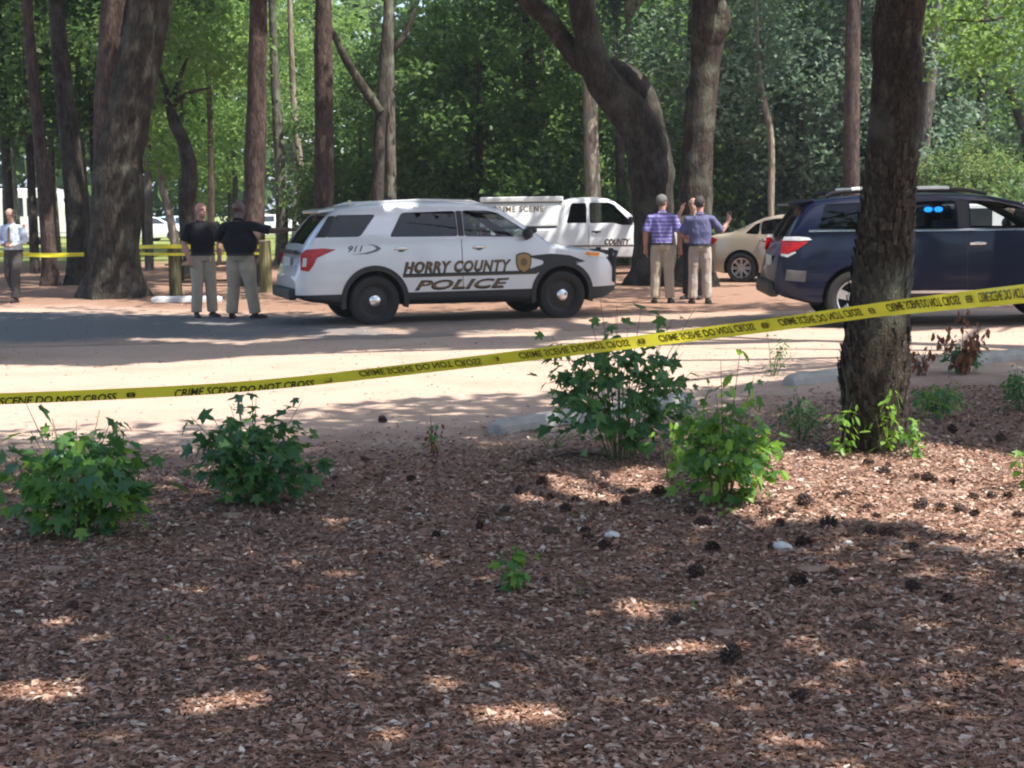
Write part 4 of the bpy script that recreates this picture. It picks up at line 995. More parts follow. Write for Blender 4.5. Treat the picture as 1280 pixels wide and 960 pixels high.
# ---------------- beige sedan
beige = paint('champagne_paint', (.42, .36, .28), .25)
Bs = Body([(-2.30, .70), (-2.26, .90), (-2.18, 1.0), (-2.0, 1.045), (-1.68, 1.075), (-1.4, 1.20), (-.95, 1.385), (-.65, 1.44), (-.1, 1.46), (.3, 1.425), (.52, 1.35), (1.2, .99), (1.4, .95), (1.9, .87), (2.15, .77), (2.28, .60)],
          .92, [(-2.4, .38), (-2.1, .26), (-1.8, .21), (1.8, .19), (2.1, .2), (2.3, .28)], .985, .42, ends=(.80, .74), endr=(.45, .55), mid=.55)
AXS = (-1.38, 1.32)
sedan = vehicle('beige_sedan', 'beige sedan with silver alloy wheel parked behind the dark blue vehicle', dict(B=Bs, paint=beige, wr=.325, axles=AXS, track=.80, arch=.385, rim='eight', cabin=(-1.5, 1.1, .75), doors=[-1.0, -.06, 1.0], handles=[-.88, .06], hz=.90, seats=[.15, -.75], seat_dz=-.27,
    handle_mat=chrome, windows=[([(-1.32, 1.04), (-1.02, 1.02), (-1.02, 1.26), (-1.1, 1.24)], gtint), ([(-.98, 1.02), (-.09, 1.01), (-.09, 1.34), (-.70, 1.345), (-.98, 1.28)], gclear), ([(-.02, 1.01), (.92, 1.0), (.42, 1.28), (.2, 1.335), (-.02, 1.34)], gclear)],
    screens=[(.58, 1.16, (.56, .66), gclear), (-1.62, -1.02, (.60, .52), gtint)], mirror=(.78, 1.0), mirror_mat=beige, seat_mat=plain('tan_seat', (.25, .21, .16), .8)))
for s in (-1, 1):
    on_side(Bs, subd([(-2.26, .80), (-2.0, .82), (-1.9, .92), (-2.02, .97), (-2.2, .97)], .08), .008, s).build('tail_light', redlens, sedan)
    on_side(Bs, subd([(1.75, .72), (2.12, .66), (2.14, .73), (1.95, .80), (1.7, .81)], .08), .008, s).build('headlight', clearlens, sedan)
    on_side(Bs, subd([(-1.0, .60), (1.0, .57), (1.0, .60), (-1.0, .63)], .1), .012, s).build('side_moulding', chrome if s > 2 else beige, sedan)
place(sedan, 927, 354.5, 1088, AXS, .87, 1.0, -1)

# ---------------- dark blue vehicle
navy = plain('navy_paint', (.0025, .005, .022), .3, coat=.4, spec=.25, var=.05, vscale=1.5)
Bh = Body([(-2.42, .66), (-2.39, .85), (-2.34, 1.0), (-2.28, 1.16), (-2.17, 1.36), (-2.04, 1.55), (-1.92, 1.635), (-1.6, 1.68), (-1.0, 1.715), (-.2, 1.715), (.3, 1.69), (.72, 1.60), (1.45, 1.17), (1.65, 1.11), (2.1, 1.03), (2.3, .92), (2.4, .7)],
          .955, [(-2.45, .48), (-2.3, .40), (-1.95, .31), (2.0, .27), (2.4, .35)], 1.235, .34, ends=(.86, .74), endr=(.4, .6))
AXH = (-1.40, 1.39)
blue = vehicle('blue_vehicle', 'dark navy blue utility vehicle with roof rails, blue lights glowing in a rear side window', dict(B=Bh, paint=navy, wr=.375, axles=AXH, track=.82, arch=.43, rim='five', cat='suv', cabin=(-2.05, 1.3, .85), doors=[-1.02, .0, 1.12], handles=[-.90, .14], hz=1.06,
    handle_mat=chrome, seats=[.35, -.65], windows=[([(-1.88, 1.27), (-1.20, 1.265), (-1.10, 1.30), (-1.10, 1.60), (-1.78, 1.585)], gtint), ([(-1.03, 1.265), (-.13, 1.265), (-.13, 1.61), (-1.03, 1.60)], gtint), ([(.05, 1.265), (1.12, 1.255), (.95, 1.36), (.62, 1.535), (.4, 1.59), (.05, 1.61)], glass('cabin_glass', (.8, .85, .85), 1))],
    screens=[(.80, 1.40, (.60, .70), gclear), (-2.28, -2.02, (.64, .58), gtint)], mirror=(1.02, 1.25), mirror_mat=navy))
for s in (-1, 1):
    tl = [(-2.36, .975), (-2.28, .945), (-2.14, 1.02), (-2.0, 1.12), (-2.08, 1.14), (-2.33, 1.14)]
    on_side(Bh, subd(tl, .08), .010, s).build('tail_light', redlens, blue, True)
    on_side(Bh, subd([(-2.33, 1.13), (-2.12, 1.125), (-1.96, 1.135), (-2.0, 1.165), (-2.12, 1.18), (-2.31, 1.18)], .08), .016, s).build('tail_light_cap', clearlens, blue, True)
    on_side(Bh, subd([(-2.35, .935), (-2.27, .915), (-2.16, .975), (-2.18, .99), (-2.27, .945), (-2.35, .965)], .08), .014, s).build('tail_light_edge', clearlens, blue)
    on_side(Bh, subd([(-2.0, 1.235), (1.25, 1.225), (1.25, 1.25), (-2.0, 1.26)], .1), .008, s).build('belt_moulding', chrome, blue)
    on_side(Bh, subd([(-.92, .44), (.95, .44), (.95, .475), (-.92, .475)], .1), .02, s).build('sill_moulding', chrome, blue)
    on_side(Bh, subd([(-2.30, .62), (-2.05, .60), (-2.03, .74), (-2.28, .76)], .1), .006, s).build('bumper_reflector', plain('grey_bumper', (.10, .095, .10), .5), blue)
    on_side(Bh, subd([(-.11, 1.262), (.03, 1.262), (.03, 1.615), (-.11, 1.615)], .1), .006, s).build('pillar_trim', blackp, blue)
    mb = MB(); ys = s * .63
    mb.tube([(-1.75, ys, 1.68), (-1.66, ys, 1.725), (-1.5, ys, 1.745), (-1.3, ys, 1.755), (-.2, ys, 1.755), (.05, ys, 1.74), (.3, ys, 1.69)], [(.015, .03)] + [(.018, .028)] * 5 + [(.014, .02)], 10); rr_ = mb.build('roof_rail', steelblk, blue, True)
    mb = MB(); mb.tube([(-1.42, ys, 1.765), (-1.35, ys, 1.772), (-.25, ys, 1.772), (-.18, ys, 1.765)], [(.02, .03)] * 4, 10); mb.build('rail_bar', plain('pale_silver', (.72, .74, .72), .35), rr_, True)
mb = MB(); mb.box((-2.06, 0, 1.615), (.34, 1.26, .04), (0, -.15, 0)); bevel(mb.build('spoiler', navy, blue), .015)
mb = MB(); mb.box((-2.42, 0, .5), (.14, 1.5, .2)); bevel(mb.build('rear_bumper', blackp, blue), .04)
mb = MB(); mb.box((-2.40, 0, .86), (.02, .5, .13)); mb.build('number_plate', MATS['plate'], blue)
place(blue, 1069, 410, 1345, AXH, .92, 1.03, -1)
bl = plain('blue_strobe', (.02, .1, .5), .2, emit=(.02, .30, 1.0), estr=9)
for x in (-.45, -.32):
    mb = MB(); mb.sphere((x, -.70, 1.50), (.055, .03, .035), 14, 8); mb.build('strobe_light', bl, blue, True)
mb = MB(); mb.box((-.42, -.66, 1.50), (.5, .05, .10)); mb.build('strobe_housing', blackp, blue)
mb = MB(); mb.box((-.2, -.55, 1.30), (.34, .1, .13)); bevel(mb.build('cargo_box', plain('pale_box', (.55, .55, .50), .7), blue), .02)

# ---------------- far vehicles: small car, solid windows
darkg = plain('dark_glass', (.02, .025, .03), .04, coat=1)
def far_car(name, label, col, u, v, yaw, Yd=None, group=None):
    Bf = Body([(-2.2, .62), (-2.15, .9), (-1.9, 1.0), (-1.6, 1.06), (-1.1, 1.36), (-.6, 1.45), (.1, 1.45), (.45, 1.36), (1.15, 1.0), (1.8, .88), (2.1, .7), (2.2, .5)], .88, [(-2.3, .3), (-2, .22), (2, .22), (2.3, .3)], .98, .42, mid=.55)
    c = vehicle(name, label, dict(B=Bf, paint=col, wr=.32, axles=(-1.3, 1.3), track=.78, arch=.38, rim='six', step=.12, dark=darkg,
        windows=[([(-1.1, 1.02), (-.05, 1.02), (-.05, 1.35), (-.8, 1.34)], 0), ([(.02, 1.02), (.9, 1.0), (.4, 1.32), (.02, 1.35)], 0)], screens=[(.52, 1.1, (.5, .62), 0), (-1.55, -1.05, (.6, .5), 0)]))
    p = G(u, v); c.location = p; c.rotation_euler.z = R(yaw); return c
far_car('white_car', 'far white car parked on the lawn beyond the thick wooden post', white, 188, 302.5, 12)
far_car('pale_blue_car', 'far pale blue car parked on the lawn behind the crooked oak', paint('pale_blue_paint', (.38, .48, .58)), 222, 301.5, 5)
far_car('white_hatchback', 'far white car on the lawn between the two reddish pines', white, 345, 299, 8)
# ------------------------------------------------------------------ people
def remesh(mb, name, mat, parent, vox=.011, smooth=3, extra=None):
    o = mb.build(name, mat, None)
    m_ = o.modifiers.new('r', 'REMESH'); m_.mode = 'VOXEL'; m_.voxel_size = vox; m_.use_smooth_shade = True
    if smooth: k = o.modifiers.new('s', 'SMOOTH'); k.factor = .5; k.iterations = smooth
    bpy.context.view_layer.update(); bake(o)
    if not o.data.materials: o.data.materials.append(mat)
    else: o.data.materials[0] = mat
    if extra:                                  # join fine pieces (hands) to the same mesh
        me = extra.mesh('x', mat, True); bm = bmesh.new(); bm.from_mesh(o.data); bm.from_mesh(me); bm.to_mesh(o.data); bm.free(); bpy.data.meshes.remove(me)
    o.data.shade_smooth(); o.parent = parent; return o
def cloth(name, col, stripes=None, check=None):
    if name in MATS: return MATS[name]
    m, nt, b = newmat(name); tc = ND(nt, 'ShaderNodeTexCoord'); sp = ND(nt, 'ShaderNodeSeparateXYZ'); nt.links.new(tc.outputs['Object'], sp.inputs[0])
    nz = ND(nt, 'ShaderNodeTexNoise', i_Scale=9.0, i_Detail=4.0); nt.links.new(tc.outputs['Object'], nz.inputs[0])
    c = mixc(nt, nz.outputs['Fac'], tuple(x * .8 for x in col), tuple(min(1, x * 1.15) for x in col))
    def bands(sock, per, duty): return math_n(nt, 'LESS_THAN', math_n(nt, 'FRACT', math_n(nt, 'MULTIPLY', sock, 1 / per)), duty)
    if stripes:
        for per, duty, cc in stripes: c = mixc(nt, bands(sp.outputs['Z'], per, duty), c, cc)
    if check:
        per, duty, cc = check
        for ax in 'XZ': c = mixc(nt, math_n(nt, 'MULTIPLY', bands(sp.outputs[ax], per, duty), .6), c, cc)
    nt.links.new(c, b.inputs['Base Color']); b.inputs['Roughness'].default_value = .9; b.inputs['Specular IOR Level'].default_value = .2
    n2 = ND(nt, 'ShaderNodeTexNoise', i_Scale=7.0, i_Detail=3.0); mp = ND(nt, 'ShaderNodeMapping'); mp.inputs['Scale'].default_value = (1.6, 1.6, .8)
    nt.links.new(tc.outputs['Object'], mp.inputs[0]); nt.links.new(mp.outputs[0], n2.inputs[0])
    bp = ND(nt, 'ShaderNodeBump', i_Strength=.8, i_Distance=.05); nt.links.new(n2.outputs['Fac'], bp.inputs['Height']); nt.links.new(bp.outputs[0], b.inputs['Normal'])
    MATS[name] = m; return m
def V3(*a): return Vector(a)
def hand(mb, wrist, d, palm_n, curl=.5):
    """palm and five bent fingers; d = pointing direction, palm_n = the way the palm faces"""
    d = Vector(d).normalized(); n = Vector(palm_n); n = (n - d * n.dot(d)).normalized(); s = d.cross(n)
    mb.tube([wrist - d * .03, wrist + d * .02, wrist + d * .06, wrist + d * .095], [(.026, .024), (.034, .022), (.04, .02), (.036, .016)], 10)
    for i, (o, L, r) in enumerate(((-.030, .062, .0085), (-.010, .075, .009), (.011, .07, .0088), (.030, .055, .008))):
        p = wrist + d * .085 + s * o; pts = [p]; dd = d.copy()
        for k in range(3):
            dd = (dd + n * curl * .55).normalized(); p = p + dd * L * (.45, .32, .25)[k]; pts.append(p)
        mb.tube(pts, [r, r * .95, r * .85, r * .6], 7)
    p = wrist + d * .02 - s * .03; mb.tube([p, p + (d * .6 - s * .8 + n * .2).normalized() * .035, p + (d * .95 - s * .75 + n * .5).normalized() * .07], [.012, .0105, .007], 7)
def person(label, u, v, yaw, H, shirt, trousers, skin, hair=None, bald=True, girth=1.0, arms=None, head_yaw=0.0, head_pitch=0.0, sleeve=.55, legs=None, shoes=None, extras=None, belt=True, lean=0.0):
    """yaw: the way the person faces, degrees from +Y counter-clockwise. arms: elbow, wrist, hand direction, palm normal for left and right, in the person's own axes (x right, y forward, z up), for a 1.78 m body"""
    g = G(u, v); root = empty('person', g); root.rotation_euler.z = R(yaw); s = H / 1.78; root.scale = (s, s, s); tag(root, label, 'person')
    legs = legs or {-1: (V3(-.105, .02, .50), V3(-.125, 0, .09), V3(-.02, .1, 0)), 1: (V3(.105, .02, .50), V3(.125, 0, .09), V3(.02, .1, 0))}
    arms = arms or {}
    dflt = {k: (V3(k * .265 * (1 + (girth - 1) * .7), -.03, 1.16), V3(k * .27 * (1 + (girth - 1) * .6), .05, .92), V3(0, .12, -1), V3(-k, 0, 0)) for k in (-1, 1)}
    gw = girth; hipZ = .93; fw = lean
    tors = [(.88, .155, .115, 0), (.98, .165, .12 * gw, 0), (1.08, .16 * gw, .118 * gw, .012 * gw), (1.2, .168 * gw, .118 * gw, .01), (1.32, .185, .115, 0), (1.405, .168, .10, -.01), (1.475, .095, .07, -.012)]
    def torso(mb, add, z0, z1, flare=0.0):
        vs, fs, seg = [], [], 20; rows = [t for t in tors if z0 <= t[0] <= z1]
        for (z, a, b_, cy) in rows:
            for k in range(seg):
                q = 2 * math.pi * k / seg; ce, se = math.cos(q), math.sin(q); e = .8
                vs.append(((a + add) * math.copysign(abs(ce) ** e, ce), (b_ + add) * math.copysign(abs(se) ** e, se) + cy + fw * (z - .9), z))
        for i in range(len(rows) - 1):
            for k in range(seg): fs.append((i * seg + k, i * seg + (k + 1) % seg, (i + 1) * seg + (k + 1) % seg, (i + 1) * seg + k))
        fs += [tuple(range(seg - 1, -1, -1)), tuple((len(rows) - 1) * seg + k for k in range(seg))]; mb.add(vs, fs)
    hc = V3(0, .02 + fw * .75, 1.665)
    body = MB(); hands = MB(); torso(body, -.018, .8, 1.5)
    Mh = Euler((R(head_pitch), 0, R(head_yaw))).to_matrix()
    def hp(x, y, z): return hc + Mh @ Vector((x, y, z))
    body.tube([V3(0, -.02 + fw * .5, 1.43), V3(0, .0 + fw * .65, 1.53), hc - V3(0, .005, .04)], [.062, .056, .055], 12)
    hd = MB(); hd.sphere((0, -.008, .025), (.074, .092, .088), 20, 14); hd.sphere((0, .018, -.045), (.06, .07, .075), 16, 12); hd.sphere((0, .05, -.085), (.035, .035, .03), 12, 8)
    hd.tube([(0, .085, .02), (0, .104, -.018), (0, .09, -.035)], [.009, .015, .013], 8)
    hd.tube([(-.05, .068, .026), (0, .083, .03), (.05, .068, .026)], [.011, .012, .011], 8)
    for k in (-1, 1): hd.sphere((k * .077, -.008, -.008), (.011, .02, .032), 10, 8)
    body.add([hp(*q) for q in hd.v], hd.f)
    sh = MB(); torso(sh, .0, .94 if belt else .9, 1.49); tr = MB(); torso(tr, .006, .86, 1.0)
    for k in (-1, 1):
        el, wr, hd_, pn = arms.get(k, dflt[k]); S = V3(k * (.185 + (gw - 1) * .05), -.01 + fw * .5, 1.405)
        body.tube([S, el, el + (wr - el) * .35, wr, wr + (wr - el).normalized() * .03], [.05, .046, .046, .032, .030], 12)
        hand(hands, wr + (wr - el).normalized() * .01, hd_, pn, .6)
        e2 = S.lerp(el, sleeve * 1.6 if sleeve < .9 else 1)
        pts = [V3(k * .09, -.01 + fw * .5, 1.425), S, S.lerp(el, .5), e2]; rad = [.062, .072, .070, .072]
        if sleeve >= .9: pts += [el.lerp(wr, .5), el.lerp(wr, .93)]; rad[-1] = .054; rad += [.047, .04]
        sh.tube(pts, rad, 14)
        kn, an, toe = legs[k]; hj = V3(k * .085, 0, hipZ - .02)
        body.tube([hj, kn, an], [.075, .05, .035], 12)
        tr.tube([hj + V3(0, 0, .03), hj.lerp(kn, .35), kn, kn.lerp(an, .4), an + V3(0, 0, .0)], [.104, .102 + .03 * (gw - 1), .086, .084, .080], 16)
        fo = MB(); f = Vector(toe); f.z = 0; f = f.normalized(); lz = an.z - .09
        q0 = V3(an.x, an.y, lz)
        fo.tube([q0 - f * .075 + V3(0, 0, .035), q0 - f * .04 + V3(0, 0, .045), q0 + f * .05 + V3(0, 0, .042), q0 + f * .13 + V3(0, 0, .034), q0 + f * .185 + V3(0, 0, .028)], [(.03, .028), (.038, .042), (.043, .042), (.048, .033), (.035, .02)], 12)
        fo.tube([q0 + V3(0, 0, .05), an + V3(0, 0, .04)], [.042, .04], 10)
        fo.box((q0.x + f.x * .055, q0.y + f.y * .055, lz + .008), (.085, .25, .016), (0, 0, math.atan2(-f.x, f.y)))
        remesh(fo, 'shoe', shoes or plain('dark_shoe', (.02, .018, .017), .5), root, .008, 2)
    remesh(body, 'body', skin, root, .010, 2, hands)
    remesh(tr, 'trousers', trousers, root, .012, 4)
    so_ = remesh(sh, 'shirt', shirt, root, .012, 4)
    mb = MB()
    vs = []; seg = 24
    for z, ex in ((.965, .012), (1.0, .012)):
        for k in range(seg):
            q = 2 * math.pi * k / seg; ce, se = math.cos(q), math.sin(q)
            vs.append(((.168 + ex) * math.copysign(abs(ce) ** .8, ce), (.12 * gw + ex) * math.copysign(abs(se) ** .8, se), z))
    if belt: mb.add(vs, [(k, (k + 1) % seg, seg + (k + 1) % seg, seg + k) for k in range(seg)]).build('belt', blackp, root, True)
    mb = MB(); mb.tube([V3(0, -.012 + fw * .55, 1.475), V3(0, 0 + fw * .6, 1.515)], [(.082, .078), (.068, .066)], 18, caps=False); mb.build('collar', shirt, root, True)
    eyes = MB()
    for k in (-1, 1): eyes.sphere(hp(k * .03, .076, .008), .010, 8, 6)
    eyes.build('eyes', plain('eye_dark', (.03, .025, .02), .3), root, True)
    mb = MB(); mb.tube([hp(-.024, .083, -.062), hp(0, .09, -.06), hp(.024, .083, -.062)], .006, 6); mb.build('mouth', plain('lip', (.25, .10, .085), .6), root, True)
    if hair:
        hm = MB(); hm.sphere((0, -.012, .028), (.082, .10, .097), 24, 18); n0 = len(hm.v)
        keep = []
        for f in hm.f:
            c = sum((Vector(hm.v[i]) for i in f), Vector()) / len(f)
            front = c.y > .045 and c.z < .075; low = c.z < -.062 - .02 * (c.y < 0); earz = abs(c.x) > .068 and c.y > -.03 and c.z < .01
            top_ = bald and c.z > .055
            if not (front or low or earz or top_): keep.append(f)
        hm.f = keep; hm.m = [0] * len(keep); hm.v = [tuple(hp(*q)) for q in hm.v]
        ho = hm.build('hair', hair, root, True)
        md = ho.modifiers.new('t', 'SOLIDIFY'); md.thickness = .014; md.offset = 0
    return root
skinA = plain('skin', (.46, .27, .20), .5, var=.08, vscale=12); skinB = plain('ruddy_skin', (.42, .21, .155), .5, var=.08, vscale=12); skinD = plain('dark_skin', (.10, .055, .04), .45, var=.08, vscale=12)
greyhair = plain('grey_hair', (.13, .125, .12), .8, bump=.6, bscale=150); darkhair = plain('dark_hair', (.035, .028, .024), .7, bump=.6, bscale=150)
khaki = cloth('khaki', (.43, .37, .29)); khaki2 = cloth('tan_khaki', (.42, .35, .30)); olive = cloth('olive_khaki', (.37, .32, .25)); black = cloth('black_polo', (.012, .012, .017))
p2 = person('bald man in black polo and khaki trousers, facing the man with the outstretched arm', 256, 397, -148, 1.79, black, khaki, skinB, None, True, 1.08, head_yaw=12,
       arms={1: (V3(.27, -.03, 1.16), V3(.25, .10, .93), V3(-.1, .25, -1), V3(-1, 0, 0)), -1: (V3(-.28, -.02, 1.16), V3(-.22, .12, .94), V3(.2, .2, -1), V3(1, 0, 0))})
p3 = person('stocky man in black polo pointing with his arm stretched out towards the police vehicle', 303, 399, -14, 1.80, black, olive, skinD, None, True, 1.42, head_yaw=-28,
       arms={1: (V3(.46, .03, 1.33), V3(.70, .02, 1.345), V3(1, 0, .0), V3(0, 0, -1)), -1: (V3(-.34, .10, 1.20), V3(-.26, .30, 1.14), V3(.5, .8, .1), V3(.6, -.5, 0))},
       legs={-1: (V3(-.12, .03, .50), V3(-.15, 0, .09), V3(-.03, .1, 0)), 1: (V3(.13, .02, .50), V3(.18, .02, .09), V3(.07, .1, 0))})
p3.scale.x *= 1.13; p3.scale.y *= 1.08; p2.scale.x *= 1.05
stripe = cloth('striped_polo', (.17, .14, .42), stripes=[(.062, .28, (.42, .42, .62)), (.062, .08, (.06, .05, .17))])
p4 = person('grey haired man in purple striped polo seen from behind beside the oaks', 828, 379, -8, 1.82, stripe, khaki, skinB, greyhair, False, 1.1, head_yaw=-42, sleeve=.56,
       arms={1: (V3(.285, -.02, 1.16), V3(.29, .06, .90), V3(0, .12, -1), V3(-1, 0, 0)), -1: (V3(-.27, -.03, 1.16), V3(-.275, .03, .92), V3(0, .1, -1), V3(1, 0, 0))})
chk = cloth('checked_shirt', (.085, .09, .19), check=(.03, .3, (.17, .17, .28)))
p5 = person('man in blue checked shirt seen from behind raising a phone', 875, 379.5, -6, 1.78, chk, khaki2, skinB, darkhair, False, 1.16, head_yaw=-30, sleeve=.58,
       arms={1: (V3(.36, .10, 1.19), V3(.47, .22, 1.36), V3(.15, .1, 1), V3(-.6, .8, 0)), -1: (V3(-.28, .06, 1.15), V3(-.16, .25, 1.05), V3(.8, .5, 0), V3(0, -.3, 1))})
p6 = person('man in pale tan shirt and dark trousers half hidden between the striped and checked shirts', 867, 374, 150, 1.77, cloth('tan_shirt', (.42, .36, .27)), cloth('dark_trousers', (.03, .03, .035)), skinA, greyhair, True, 1.05, head_yaw=10,
       arms={1: (V3(.34, .12, 1.30), V3(.17, .16, 1.55), V3(-.3, -.1, 1), V3(-1, 0, 0)), -1: (V3(-.27, -.03, 1.16), V3(-.26, .04, .92), V3(0, .1, -1), V3(1, 0, 0))})
shirtblue = cloth('pale_blue_shirt', (.56, .62, .74))
p1 = person('walking man in pale blue long sleeved shirt and dark trousers looking at his hands', 20, 378, 172, 1.76, shirtblue, cloth('brown_grey_trousers', (.085, .075, .07)), skinA, greyhair, True, 1.05, head_pitch=-22, sleeve=1.0, lean=.06,
       arms={1: (V3(.27, .02, 1.17), V3(.08, .26, 1.10), V3(-.9, .3, .1), V3(0, -.3, 1)), -1: (V3(-.27, .02, 1.17), V3(-.08, .27, 1.08), V3(.9, .3, .1), V3(0, -.3, 1))},
       legs={-1: (V3(-.10, .16, .53), V3(-.10, .20, .09), V3(0, .1, 0)), 1: (V3(.10, .03, .50), V3(.10, -.27, .17), V3(0, .1, 0))})
mb = MB(); mb.box((0, .155, 1.25), (.07, .012, .36), (.06, 0, 0), taper=.5); mb.build('necktie', cloth('tan_tie', (.20, .15, .09)), p1)
def phone(person_, pos, rot, label):
    bpy.context.view_layer.update(); mb = MB(); mb.box((0, 0, 0), (.075, .011, .15)); o = mb.build('phone', plain('phone_black', (.012, .012, .014), .2, coat=1)); bevel(o, .006)
    M = person_.matrix_world @ Matrix.Translation(pos) @ Euler(rot).to_matrix().to_4x4(); o.matrix_world = M; tag(o, label, 'phone')
phone(p5, (.485, .25, 1.47), (0, .15, 0), 'black phone held up by the man in the checked shirt')
phone(p1, (0, .31, 1.13), (1.1, 0, 0), 'dark phone held by the walking man')

# ------------------------------------------------------------------ background furniture
wood_post = barkmat('post_wood', (.06, .055, .03), (.15, .135, .075), (.26, .235, .14), 5, .1)
def post(u, v, r, h, label, mat):
    g = G(u, v); t = empty('wooden_post', g); tag(t, label, 'post', 'wooden posts')
    mb = MB(); mb.tube([(0, 0, -.1), (0, 0, .3), (.005, 0, .6), (0, 0, h - .03)], [r * 1.04, r, r, r * .98], 18, noise=.02); mb.build('shaft', mat, t, True, 50)
    mb = MB(); mb.lathe([(r * 1.01, h - .035), (r * 1.0, h - .005), (r * .85, h + .012), (0, h + .018)], 18); mb.build('cut_top', plain('end_grain', (.17, .14, .09), .9, var=.25, vscale=25), t, True)
post(220, 371, .125, .98, 'thick weathered wooden post near the massive forked oak', wood_post)
post(333, 366, .12, 1.05, 'yellowish wooden post behind the man with the outstretched arm', barkmat('post_yellow', (.12, .11, .05), (.28, .25, .12), (.38, .34, .18), 5, .1))
post(172, 357, .09, .9, 'slim grey wooden post standing close to the massive forked oak', wood_post)
tapey = None
_m = plain('tape_yellow', (.86, .76, .05), .35, var=.06, vscale=9); _nt = _m.node_tree
_tl = ND(_nt, 'ShaderNodeBsdfTranslucent'); _tl.inputs[0].default_value = (.95, .85, .08, 1); _mx = ND(_nt, 'ShaderNodeMixShader'); _mx.inputs[0].default_value = .4      # thin plastic film: light comes through
_nt.links.new(_nt.nodes['Principled BSDF'].outputs[0], _mx.inputs[1]); _nt.links.new(_tl.outputs[0], _mx.inputs[2]); _nt.links.new(_mx.outputs[0], _nt.nodes['Material Output'].inputs['Surface'])
def barrier_tape(pts, wd, label, twist=None, n=80, text=None, name='barrier_tape', group=None):
    P = smooth_path(pts, 14); mb = MB(); vs, fs = [], []
    seglen = np.r_[0, np.cumsum(np.linalg.norm(np.diff(P, axis=0), axis=1))]
    def frame(s):
        p = np.array([np.interp(s, seglen, P[:, k]) for k in range(3)]); q = np.array([np.interp(s + .02, seglen, P[:, k]) for k in range(3)]); p0 = np.array([np.interp(s - .02, seglen, P[:, k]) for k in range(3)])
        t = Vector(q - p0).normalized(); side = t.cross(Vector((0, 0, 1))).normalized(); upv = side.cross(t)
        a = twist(s, p) if twist else 0
        return Vector(p), upv * math.cos(a) + side * math.sin(a), upv * -math.sin(a) + side * math.cos(a)
    S = np.linspace(0, seglen[-1], n)
    rows = (-.5, -.18, .18, .5)
    for s_ in S:
        p, wv, nv = frame(s_); cup = .004 * math.sin(s_ * 5) + .003 * math.sin(s_ * 13)
        for t in rows: vs.append(p + wv * t * wd + nv * (cup * (1 - 4 * t * t) * 2))
    for i in range(n - 1):
        for k in range(3): a = i * 4 + k; fs.append((a, a + 4, a + 5, a + 1))
    o = mb.add(vs, fs).build(name, plain('tape_yellow', (.86, .76, .05), .35, var=.06, vscale=9), None, True, 80); tag(o, label, 'tape', group)
    return o, frame, seglen[-1]
Y1 = 33.2
def pp(u, v, Yd): p = PX(u, v, Yd); return (p.x, p.y, p.z)
barrier_tape([pp(-60, 318, 34), pp(20, 318, 33.6), pp(60, 319, 33.8), pp(105, 318, 34.2)], .09, 'yellow barrier tape stretched behind the walking man to the grey leaning trunk', n=30, group='far barrier tapes')
barrier_tape([pp(168, 309, Y1), pp(220, 308, 28.4), pp(280, 309, 30), pp(333, 308, Y1)], .075, 'upper yellow barrier tape strung past the thick wooden post behind the men in black', n=30)
barrier_tape([pp(168, 317, Y1), pp(220, 318, 28.4), pp(280, 317, 30), pp(336, 317, Y1)], .05, 'lower yellow barrier tape strung past the thick wooden post behind the men in black', n=30)
conc = plain('concrete', (.36, .345, .32), .9, bump=.5, bscale=60, var=.18, vscale=7)
def wheel_stop(u0, v0, u1, v1, label, L=None, paintm=conc):
    a, b_ = G(u0, v0), G(u1, v1); d = b_ - a; L = d.length; mid = (a + b_) / 2
    mb = MB(); h = L / 2; prof = [(-.085, 0), (-.075, .07), (-.045, .115), (.045, .115), (.075, .07), (.085, 0)]
    for x, k in ((-h, .75), (-h + .09, 1), (h - .09, 1), (h, .75)):
        for y, z in prof: mb.v.append((x, y, z * k - .01))
    for i in range(3):
        for k in range(6): mb.f.append((i * 6 + k, i * 6 + (k + 1) % 6, i * 6 + 6 + (k + 1) % 6, i * 6 + 6 + k)); mb.m.append(0)
    mb.f += [(5, 4, 3, 2, 1, 0), tuple(range(18, 24))]; mb.m += [0, 0]
    o = mb.build('wheel_stop', paintm, recalc=True); bevel(o, .012); o.location = (mid.x, mid.y, float(gz(mid.x, mid.y))); o.rotation_euler.z = math.atan2(d.y, d.x); return tag(o, label, 'wheel stop', 'concrete wheel stops')
wheel_stop(618, 543, 862, 506, 'pale concrete wheel stop half hidden by the big leafy bush')
wheel_stop(985, 482, 1150, 463, 'pale concrete wheel stop passing behind the near tree trunk')
wheel_stop(1215, 455, 1420, 433, 'pale concrete wheel stop beyond the dead brown weeds')
wheel_stop(190, 378, 278, 377, 'white concrete wheel stop lying near the thick wooden post', paintm=plain('white_concrete', (.6, .6, .6), .9, bump=.4, var=.1))
# picnic table
g = G(262, 353); t = empty('picnic_table', g, R(8)); tag(t, 'brown picnic table under the trees behind the men in black', 'picnic table')
ptw = plain('table_wood', (.085, .06, .045), .85, bump=.4, bscale=30, var=.25, vscale=8)
for i in range(5): mb = MB(); mb.box((0, -.32 + .16 * i, .745), (1.9, .145, .04)); mb.build('top_plank', ptw, t)
for y in (-.72, -.57, .57, .72): mb = MB(); mb.box((0, y, .45), (1.9, .135, .04)); mb.build('bench_plank', ptw, t)
for x in (-.65, .65):
    for s in (-1, 1): mb = MB(); mb.box((x, s * .34, .36), (.06, .09, .83), (s * .42, 0, 0)); mb.build('leg', ptw, t)
    mb = MB(); mb.box((x, 0, .41), (.05, 1.5, .09)); mb.build('crossbar', ptw, t)
